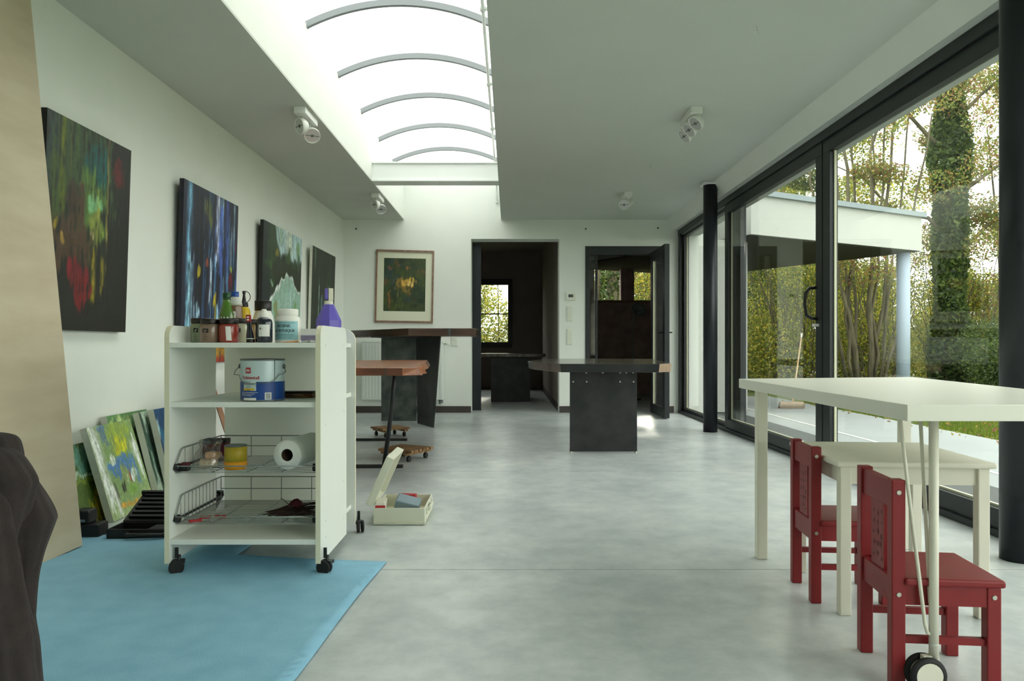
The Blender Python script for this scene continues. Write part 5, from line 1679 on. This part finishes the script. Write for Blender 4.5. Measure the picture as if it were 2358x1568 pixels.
# tall table
tt = thing('bar_table', 'tall dark slab table on folded black steel plates', 'table', (-1.05, 8.8, 0))
pl = [(-2.05, 9.55), (-1.95, 9.45), (-1.09, 8.28), (-0.37, 8.28), (-0.36, 8.95), (-1.0, 9.1), (-1.9, 9.95)]
MB().prism(pl, 0.982, 1.068).build('top', M['wood_dark'], tt, world=True, bevel=0.006)
MB().box(-0.66, -0.63, 8.276, 8.30, 0.985, 1.066).build('filler_strip', M['steel_worn'], tt, world=True)
MB().box(-1.50, -1.085, 9.0, 9.012, 0.0, 0.982).build('leg_plate', M['steel_worn'], tt, world=True)
A_, B_ = Vector((-1.045, 8.72, 0)), Vector((-0.815, 8.24, 0))
C_ = Vector((-0.745, 8.30, 0.982)); D_ = Vector((-1.06, 8.72, 0.982))
th_ = Vector((0.008, 0.004, 0))
vs = [A_, B_, C_, D_, A_ + th_, B_ + th_, C_ + th_, D_ + th_]
MB().add(vs, [(0, 1, 2, 3), (7, 6, 5, 4), (0, 4, 5, 1), (1, 5, 6, 2), (2, 6, 7, 3), (3, 7, 4, 0)]).build('leg_plate', M['steel_raw'], tt, world=True)
MB().box(-1.52, -0.80, 8.45, 9.02, 0.970, 0.982).build('mount_plate', M['steel_raw'], tt, world=True)

# pedestal table by the door
pt = thing('pedestal_table', 'heavy dark slab table on a black steel pedestal near the glass', 'table', (0.77, 7.0, 0))
pl = [(0.40, 6.02), (1.17, 5.98), (1.295, 6.14), (1.40, 7.0), (1.58, 8.45), (0.95, 8.7), (0.38, 8.5), (0.17, 7.1), (0.20, 6.75)]
MB().prism(pl, 0.668, 0.735, 0, [1, 2, 1, 1, 1, 1, 1, 1, 3], bottom=[(x * 0.985 + 0.012, y + 0.01 if y < 6.1 else y) for x, y in pl]).build('top', [M['wood_top'], M['steel_raw'], M['wood_light'], M['wood_dark']], pt, world=True, bevel=0.004)
MB().box(0.494, 1.044, 6.285, 6.293, 0.012, 0.668).build('front_plate', M['steel_raw'], pt, world=True)
MB().box(0.66, 1.06, 7.95, 7.958, 0.012, 0.668).build('rear_plate', M['steel_raw'], pt, world=True)
MB().box(0.70, 0.84, 6.293, 7.95, 0.60, 0.668).build('spine', M['steel_raw'], pt, world=True)
for x, y in ((0.505, 6.289), (1.033, 6.289), (0.68, 7.954), (1.04, 7.954)):
    for y in (y,):
        MB().lathe([(0.012, 0.0), (0.012, 0.008), (0.007, 0.013)], 12, (x, y, 0)).build('foot', M['screw'], pt, world=True)
for px in (1350, 1388, 1428, 1442, 1458):
    MB().lathe([(0.007, 0), (0.006, 0.003)], 10, mtx=Matrix.Translation(((px - CX) * 6.285 / F, 6.285, CH - (858 - CY) * 6.285 / F)) @ Matrix.Rotation(PI / 2, 4, 'X')).build('bolt', M['screw'], pt, world=True)
for px in (1320, 1351, 1428, 1459):
    MB().lathe([(0.007, 0), (0.006, 0.003)], 10, mtx=Matrix.Translation(((px - CX) * 6.285 / F, 6.285, CH - (879 - CY) * 6.285 / F)) @ Matrix.Rotation(PI / 2, 4, 'X')).build('bolt', M['screw'], pt, world=True)

# the same sort of table in the back room
rt = thing('back_room_table', 'dark pedestal table standing inside the unlit back room', 'table', (0.02, 12.4, 0))
pl = [(-0.47, 12.0), (0.50, 12.0), (0.57, 12.1), (0.58, 13.1), (0.4, 13.5), (-0.4, 13.5), (-0.55, 12.9)]
MB().prism(pl, 0.71, 0.757).build('top', M['wood_top'], rt, world=True, bevel=0.004)
MB().box(-0.29, 0.325, 12.1, 12.11, 0.0, 0.71).build('front_plate', M['steel_raw'], rt, world=True)
MB().box(-0.29, 0.325, 13.2, 13.21, 0.0, 0.71).build('rear_plate', M['steel_raw'], rt, world=True)

# plant dollies
def dolly(label, x, y, w, rz):
    d = thing('plant_dolly', label, 'dolly', (x, y, 0), rz, 'wooden plant dollies on the floor')
    for sx in (-1, 1):
        MB().box(sx * w * 0.34 - 0.02, sx * w * 0.34 + 0.02, -w / 2, w / 2, 0.052, 0.070).build('batten', M['wood_pallet'], d)
    for q in range(6):
        yy = -w / 2 + w * (q + 0.5) / 6
        MB().box(-w / 2, w / 2, yy - w * 0.062, yy + w * 0.062, 0.0705, 0.090).build('slat', M['wood_pallet'], d, bevel=0.002)
    for sx in (-1, 1):
        for sy in (-1, 1):
            k = MB().lathe([(0.018, 0), (0.022, 0.003), (0.022, 0.019), (0.018, 0.022)], 16, mtx=Matrix.Translation((sx * w * 0.34 - 0.011, sy * w * 0.36, 0.022)) @ Matrix.Rotation(PI / 2, 4, 'Y'))
            k.tube([(sx * w * 0.34, sy * w * 0.36, 0.022), (sx * w * 0.34, sy * w * 0.36, 0.052)], 0.007, 8)
            k.build('caster', M['rubber'], d)
    return d


dolly('slatted wooden plant dolly near the tool box', -0.80, 5.95, 0.31, math.radians(-28))
dolly('worn wooden plant dolly beside the folded steel plates', -1.16, 7.48, 0.29, math.radians(35))

# ------------------------------------------------------------------ end wall fittings
rd = thing('radiator', 'white panel radiator below the framed picture', 'radiator', (-1.397, YB - 0.056, 0.16))
rx0, rx1 = -0.533, 0.533
MB().box(rx0, rx1, -0.045, 0.02, 0.015, 0.765).build('body', M['radiator'], rd, bevel=0.006)
MB().box(rx0 - 0.004, rx1 + 0.004, -0.05, 0.025, 0.765, 0.775).build('top_grille', M['radiator'], rd)
for q in range(26):
    x = rx0 + 0.03 + (rx1 - rx0 - 0.06) * q / 25
    MB().box(x - 0.012, x + 0.012, -0.049, -0.045, 0.04, 0.74).build('fin', M['radiator'], rd, bevel=0.0015)
MB().tube([(rx1 - 0.05, -0.01, 0.015), (rx1 - 0.05, -0.01, -0.03), (rx1 - 0.05, 0.045, -0.04)], 0.010, 8).build('pipe', M['can_rim'], rd)
MB().lathe([(0.018, 0), (0.02, 0.01), (0.02, 0.05), (0.015, 0.056)], 16, mtx=Matrix.Translation((rx1 - 0.06, -0.012, -0.01)) @ Matrix.Rotation(PI / 2, 4, 'Y')).build('valve', M['can_rim'], rd)
for x in (rx0 + 0.12, rx1 - 0.12):
    MB().box(x - 0.015, x + 0.015, 0.02, 0.05, 0.1, 0.7).build('bracket', M['radiator'], rd)


def plate(name, label, cat, px0, px1, py0, py1, rows, group=None):
    p0, p1 = back(px0, py1), back(px1, py0)
    o = thing(name, label, cat, ((p0.x + p1.x) / 2, YB, p0.z), 0, group)
    w, h = (p1.x - p0.x), (p1.z - p0.z)
    MB().box(-w / 2, w / 2, -0.009, 0, 0, h).build('plate', M['switch'], o, bevel=0.002)
    for q in range(rows):
        z0 = h * (q + 0.10) / rows
        MB().box(-w * 0.36, w * 0.36, -0.013, -0.009, z0, z0 + h * 0.8 / rows).build('rocker', M['switch'], o, bevel=0.001)
    return o


plate('light_switch', 'upper white triple switch plate beside the glazed door', 'switch', 1304.5, 1318, 706, 740, 3)
plate('light_switch', 'lower white switch and socket plate beside the glazed door', 'switch', 1304.5, 1318, 757, 794, 3)
plate('wall_socket', 'double white socket beside the radiator', 'socket', 1039, 1054, 776, 797, 2)
p0, p1 = back(1303, 692), back(1326, 675)
th = thing('thermostat', 'small white thermostat with grey display above the switches', 'thermostat', ((p0.x + p1.x) / 2, YB, p0.z))
w, h = p1.x - p0.x, p1.z - p0.z
MB().box(-w / 2, w / 2, -0.024, 0, 0, h).build('body', M['switch'], th, bevel=0.005)
MB().box(-w * 0.26, w * 0.22, -0.0255, -0.0235, h * 0.42, h * 0.82).build('display', M['lcd'], th)
p0 = back(1028, 791)
vh = thing('radiator_sensor', 'tiny pale sensor box next to the wall socket', 'sensor', (p0.x, YB, p0.z - 0.012))
MB().box(-0.035, 0.035, -0.018, 0, 0, 0.022).build('body', M['switch'], vh, bevel=0.003)
MB().box(-0.03, 0.0, -0.0195, -0.0175, 0.004, 0.012).build('display', M['lcd'], vh)
for i, (px, py, lb) in enumerate(((820, 527, 'tiny black cable stub above the paintings corner'), (1349, 527, 'tiny black cable stub above the glazed door'), (1515, 525, 'tiny dark cable stub near the glass wall corner'))):
    p0 = back(px, py)
    o = MB().lathe([(0.011, 0), (0.011, 0.004), (0.006, 0.012)], 12, mtx=Matrix.Rotation(PI / 2, 4, 'X')).build('cable_stub', M['black_pl'])
    o.location = (p0.x, YB, p0.z)
    tag(o, lb, 'cable', 'cable stubs on the end wall')

# floor lamp in the annex
fp_ = thing('floor_lamp', 'floor lamp with tilted round head in the dark annex', 'lamp', ((1458 - CX) * 12.6 / F, 12.6, 0))
MB().lathe([(0.13, 0), (0.13, 0.012), (0.02, 0.02)], 24).build('base', M['steel_raw'], fp_)
MB().tube([(0, 0, 0.015), (0, 0, 1.36)], 0.009, 8).build('pole', M['wire'], fp_)
mt_ = Matrix.Translation((0.09, -0.03, 1.47)) @ Matrix.Rotation(math.radians(20), 4, 'Y') @ Matrix.Rotation(math.radians(62), 4, 'X')
MB().lathe([(0.03, -0.05), (0.08, -0.035), (0.125, 0.01), (0.12, 0.013), (0.07, -0.025), (0.02, -0.04)], 28, mtx=mt_).build('shade', M['wire'], fp_)
MB().tube([(0, 0, 1.36), (0.05, -0.01, 1.42), (0.09, -0.02, 1.45)], 0.008, 8).build('arm', M['wire'], fp_)

# ------------------------------------------------------------------ ceiling spots and hooks
def spot(label, x, y, heads):
    o = thing('ceiling_spotlight', label, 'spotlight', (x, y, H), 0, 'white ceiling spotlights')
    MB().box(-0.042, 0.042, -0.17, 0.17, -0.05, 0).build('base', M['lampwhite'], o, bevel=0.004)
    for (hx, hy, hz, d) in heads:
        mt_ = Matrix.Translation((hx, hy, hz)) @ frame_z(d)
        hd_ = MB().lathe([(0.034, -0.050), (0.050, -0.030), (0.058, -0.004), (0.058, 0.012), (0.052, 0.012), (0.052, 0.004)], 28, mtx=mt_, caps=False).build('head', M['lampwhite'], o)
        MB().lathe([(0.052, 0.006), (0.040, -0.014), (0.020, -0.030), (0.004, -0.034)], 28, mtx=mt_).build('reflector', M['chrome'], hd_)
        MB().lathe([(0.014, -0.030), (0.014, 0.004), (0.009, 0.010)], 14, mtx=mt_).build('bulb_cap', M['can_rim'], hd_)
        MB().box(-0.051, 0.051, -0.0025, 0.0025, 0.004, 0.007, mtx=mt_).build('cross_bar', M['can_rim'], hd_)
        MB().tube([(hx * 0.2, hy, -0.05), (hx * 0.2, hy, hz + 0.05), (hx * 0.7, hy, hz + 0.02)], 0.006, 8).build('stem', M['lampwhite'], o)
    return o


lh = [(-0.02, -0.08, -0.115, (-0.75, -0.75, -0.25)), (0.02, 0.09, -0.135, (0.35, -0.75, -0.65))]
spot('white twin spotlight above the dark green painting end', -1.455, 5.50, lh)
spot('white twin spotlight under the skylight edge near the radiator', -1.455, 8.50, lh)
spot('white triple spotlight over the middle of the ceiling', 1.30, 5.50, [(0.01, -0.10, -0.10, (-0.72, -0.25, -0.75)), (-0.01, 0.01, -0.115, (-0.75, -0.2, -0.72)), (-0.02, 0.12, -0.13, (-0.72, -0.15, -0.75))])
spot('white spotlight near the end wall above the glazed door', 1.28, 8.43, [(-0.03, -0.06, -0.125, (-0.25, -0.90, -0.40)), (0.05, 0.08, -0.09, (0.7, 0.2, -0.6))])
for px, py, lb in ((1742, 60, 'thin wire loop hanging from the ceiling over the white tables'), (1498, 376, 'small wire loop hanging between the two spotlights')):
    Y_ = F * (H - CH) / (CY - py)
    x_ = (px - CX) * Y_ / F
    o = MB().tube([(0, 0, 0), (0.003, 0, -0.018), (-0.008, 0, -0.026), (-0.012, 0, -0.038), (-0.004, 0, -0.047), (0.008, 0, -0.042), (0.010, 0, -0.030), (0.002, 0, -0.020)], 0.0016, 6).build('wire_loop', M['switch'])
    o.location = (x_, Y_, H)
    tag(o, lb, 'wire', 'wire loops on the ceiling')

# ------------------------------------------------------------------ white table, small table, red chairs
def kid_chair(label, x, y, rz):
    c_ = thing('child_chair', label, 'chair', (x, y, 0), rz, 'red children chairs')
    L2 = 0.017
    bx_, fx_ = -0.115, 0.115
    for sy in (-1, 1):
        MB().box(bx_ - L2, bx_ + L2, sy * 0.113 - L2, sy * 0.113 + L2, 0, 0.53).build('back_post', M['red'], c_, bevel=0.003)
        MB().box(fx_ - L2, fx_ + L2, sy * 0.113 - L2, sy * 0.113 + L2, 0, 0.262).build('leg', M['red'], c_, bevel=0.003)
        MB().box(bx_ + L2, fx_ - L2, sy * 0.118 - 0.009, sy * 0.118 + 0.009, 0.212, 0.262).build('apron', M['red'], c_)
        MB().box(bx_ + L2, fx_ - L2, sy * 0.113 - 0.008, sy * 0.113 + 0.008, 0.112, 0.130).build('stretcher', M['red'], c_)
        for (xx, zz) in ((bx_, 0.498), (bx_, 0.238), (fx_, 0.238)):
            MB().lathe([(0.0065, 0), (0.0055, 0.002)], 12, mtx=Matrix.Translation((xx, sy * (0.113 + L2), zz)) @ Matrix.Rotation(-sy * PI / 2, 4, 'X')).build('screw', M['screw'], c_)
    MB().box(bx_ + L2 - 0.004, 0.140, -0.138, 0.138, 0.2625, 0.282).build('seat', M['red'], c_, bevel=0.006)
    MB().box(fx_ - 0.008, fx_ + 0.008, -0.096, 0.096, 0.212, 0.262).build('apron', M['red'], c_)
    MB().box(bx_ - 0.011, bx_ + 0.011, -0.096, 0.096, 0.455, 0.523).build('top_rail', M['red'], c_, bevel=0.002)
    MB().box(bx_ - 0.011, bx_ + 0.011, -0.096, 0.096, 0.208, 0.275).build('lower_rail', M['red'], c_, bevel=0.002)
    sp = MB().box(bx_ - 0.006, bx_ + 0.006, -0.046, 0.046, 0.275, 0.455).build('splat', M['red'], c_)
    rb = random.Random(4)
    k = MB()
    for q in range(15):
        yy = -0.028 + (q % 3) * 0.027 + rb.uniform(-0.006, 0.006)
        zz = 0.305 + (q // 3) * 0.030 + rb.uniform(-0.006, 0.006)
        w_, h_ = rb.uniform(0.003, 0.007), rb.uniform(0.004, 0.009)
        a0_ = rb.uniform(0, 3)
        ring = [(bx_ - 0.0066, yy + w_ * math.cos(t * PI / 4 + a0_) * (1 + 0.4 * (t % 2)), zz + h_ * math.sin(t * PI / 4 + a0_)) for t in range(8)]
        k.add(ring, [list(reversed(range(8)))])
    k.build('engraving', M['red_dark'], sp)
    return c_


kid_chair('red child chair standing in front of the wheeled table leg', 1.120, 2.075, math.radians(-6))
kid_chair('red child chair pushed up to the low cream table', 1.165, 2.720, math.radians(-5))

kt = thing('child_table', 'low cream child table between the two red chairs', 'table', (1.32, 2.72, 0), math.radians(-4.5))
hw_, hd_ = 0.247, 0.27
MB().box(-hw_, hw_, -hd_, hd_, 0.482, 0.50).build('top', M['cream_matt'], kt, bevel=0.006, seg=3)
for sx in (-1, 1):
    MB().box(sx * (hw_ - 0.035) - 0.008, sx * (hw_ - 0.035) + 0.008, -hd_ + 0.05, hd_ - 0.05, 0.425, 0.482).build('apron', M['cream_matt'], kt)
    MB().box(-hw_ + 0.05, hw_ - 0.05, sx * (hd_ - 0.035) - 0.008, sx * (hd_ - 0.035) + 0.008, 0.425, 0.482).build('apron', M['cream_matt'], kt)
    for sy in (-1, 1):
        MB().box(sx * (hw_ - 0.033) - 0.018, sx * (hw_ - 0.033) + 0.018, sy * (hd_ - 0.033) - 0.018, sy * (hd_ - 0.033) + 0.018, 0, 0.482).build('leg', M['cream_matt'], kt, bevel=0.003)

wt_ = thing('work_table', 'large white work table with square and wheeled legs', 'table', (1.35, 2.6, 0))
pl = [(0.957, 1.85), (1.60, 1.85), (1.857, 3.54), (1.0, 3.35)]
MB().prism(pl, 0.690, 0.730).build('top', M['cream'], wt_, world=True, bevel=0.002)
for x, y in ((1.035, 3.16), (1.70, 3.31)):
    MB().box(x - 0.021, x + 0.021, y - 0.021, y + 0.021, 0, 0.690).build('leg', M['cream_matt'], wt_, world=True, bevel=0.004)
for x, y in ((1.071, 1.94), (1.49, 1.94)):
    lg = MB().tube([(x, y, 0.085), (x, y, 0.690)], 0.0115, 16).build('leg', M['cream_matt'], wt_, world=True)
    q = [MB().lathe([(0.0120, 0.118), (0.0120, 0.122)], 16, (x, y, 0)).build('joint_ring', M['greystrip'], lg),
         MB().tube([(x - 0.075, y + 0.02, 0.690), (x - 0.058, y + 0.015, 0.52), (x - 0.022, y, 0.17), (x - 0.016, y, 0.148), (x, y, 0.140)], 0.0048, 8).build('brace', M['cream_matt'], lg),
         MB().tube([(x - 0.018, y + 0.03, 0.690), (x - 0.010, y + 0.02, 0.45), (x - 0.004, y + 0.01, 0.22)], 0.0048, 8).build('brace', M['cream_matt'], lg)]
    cw = MB()
    for sg in (-1, 1):
        cw.lathe([(0.034, -0.007), (0.044, -0.006), (0.046, 0), (0.044, 0.006), (0.034, 0.007)], 32, mtx=Matrix.Translation((x - 0.022, y + sg * 0.016, 0.046)) @ Matrix.Rotation(PI / 2, 4, 'X'))
    cw = cw.build('caster', M['rubber'], lg)
    q.append(cw)
    hb = MB().lathe([(0.033, -0.0245), (0.033, 0.0245)], 24, mtx=Matrix.Translation((x - 0.022, y, 0.046)) @ Matrix.Rotation(PI / 2, 4, 'X')).box(x - 0.03, x + 0.010, y - 0.008, y + 0.008, 0.078, 0.092).build('wheel_hub', M['cream_matt'], lg)
    q.append(hb)
    for o in q:
        o.data.transform(Matrix.Translation(-Vector(wt_.location)))
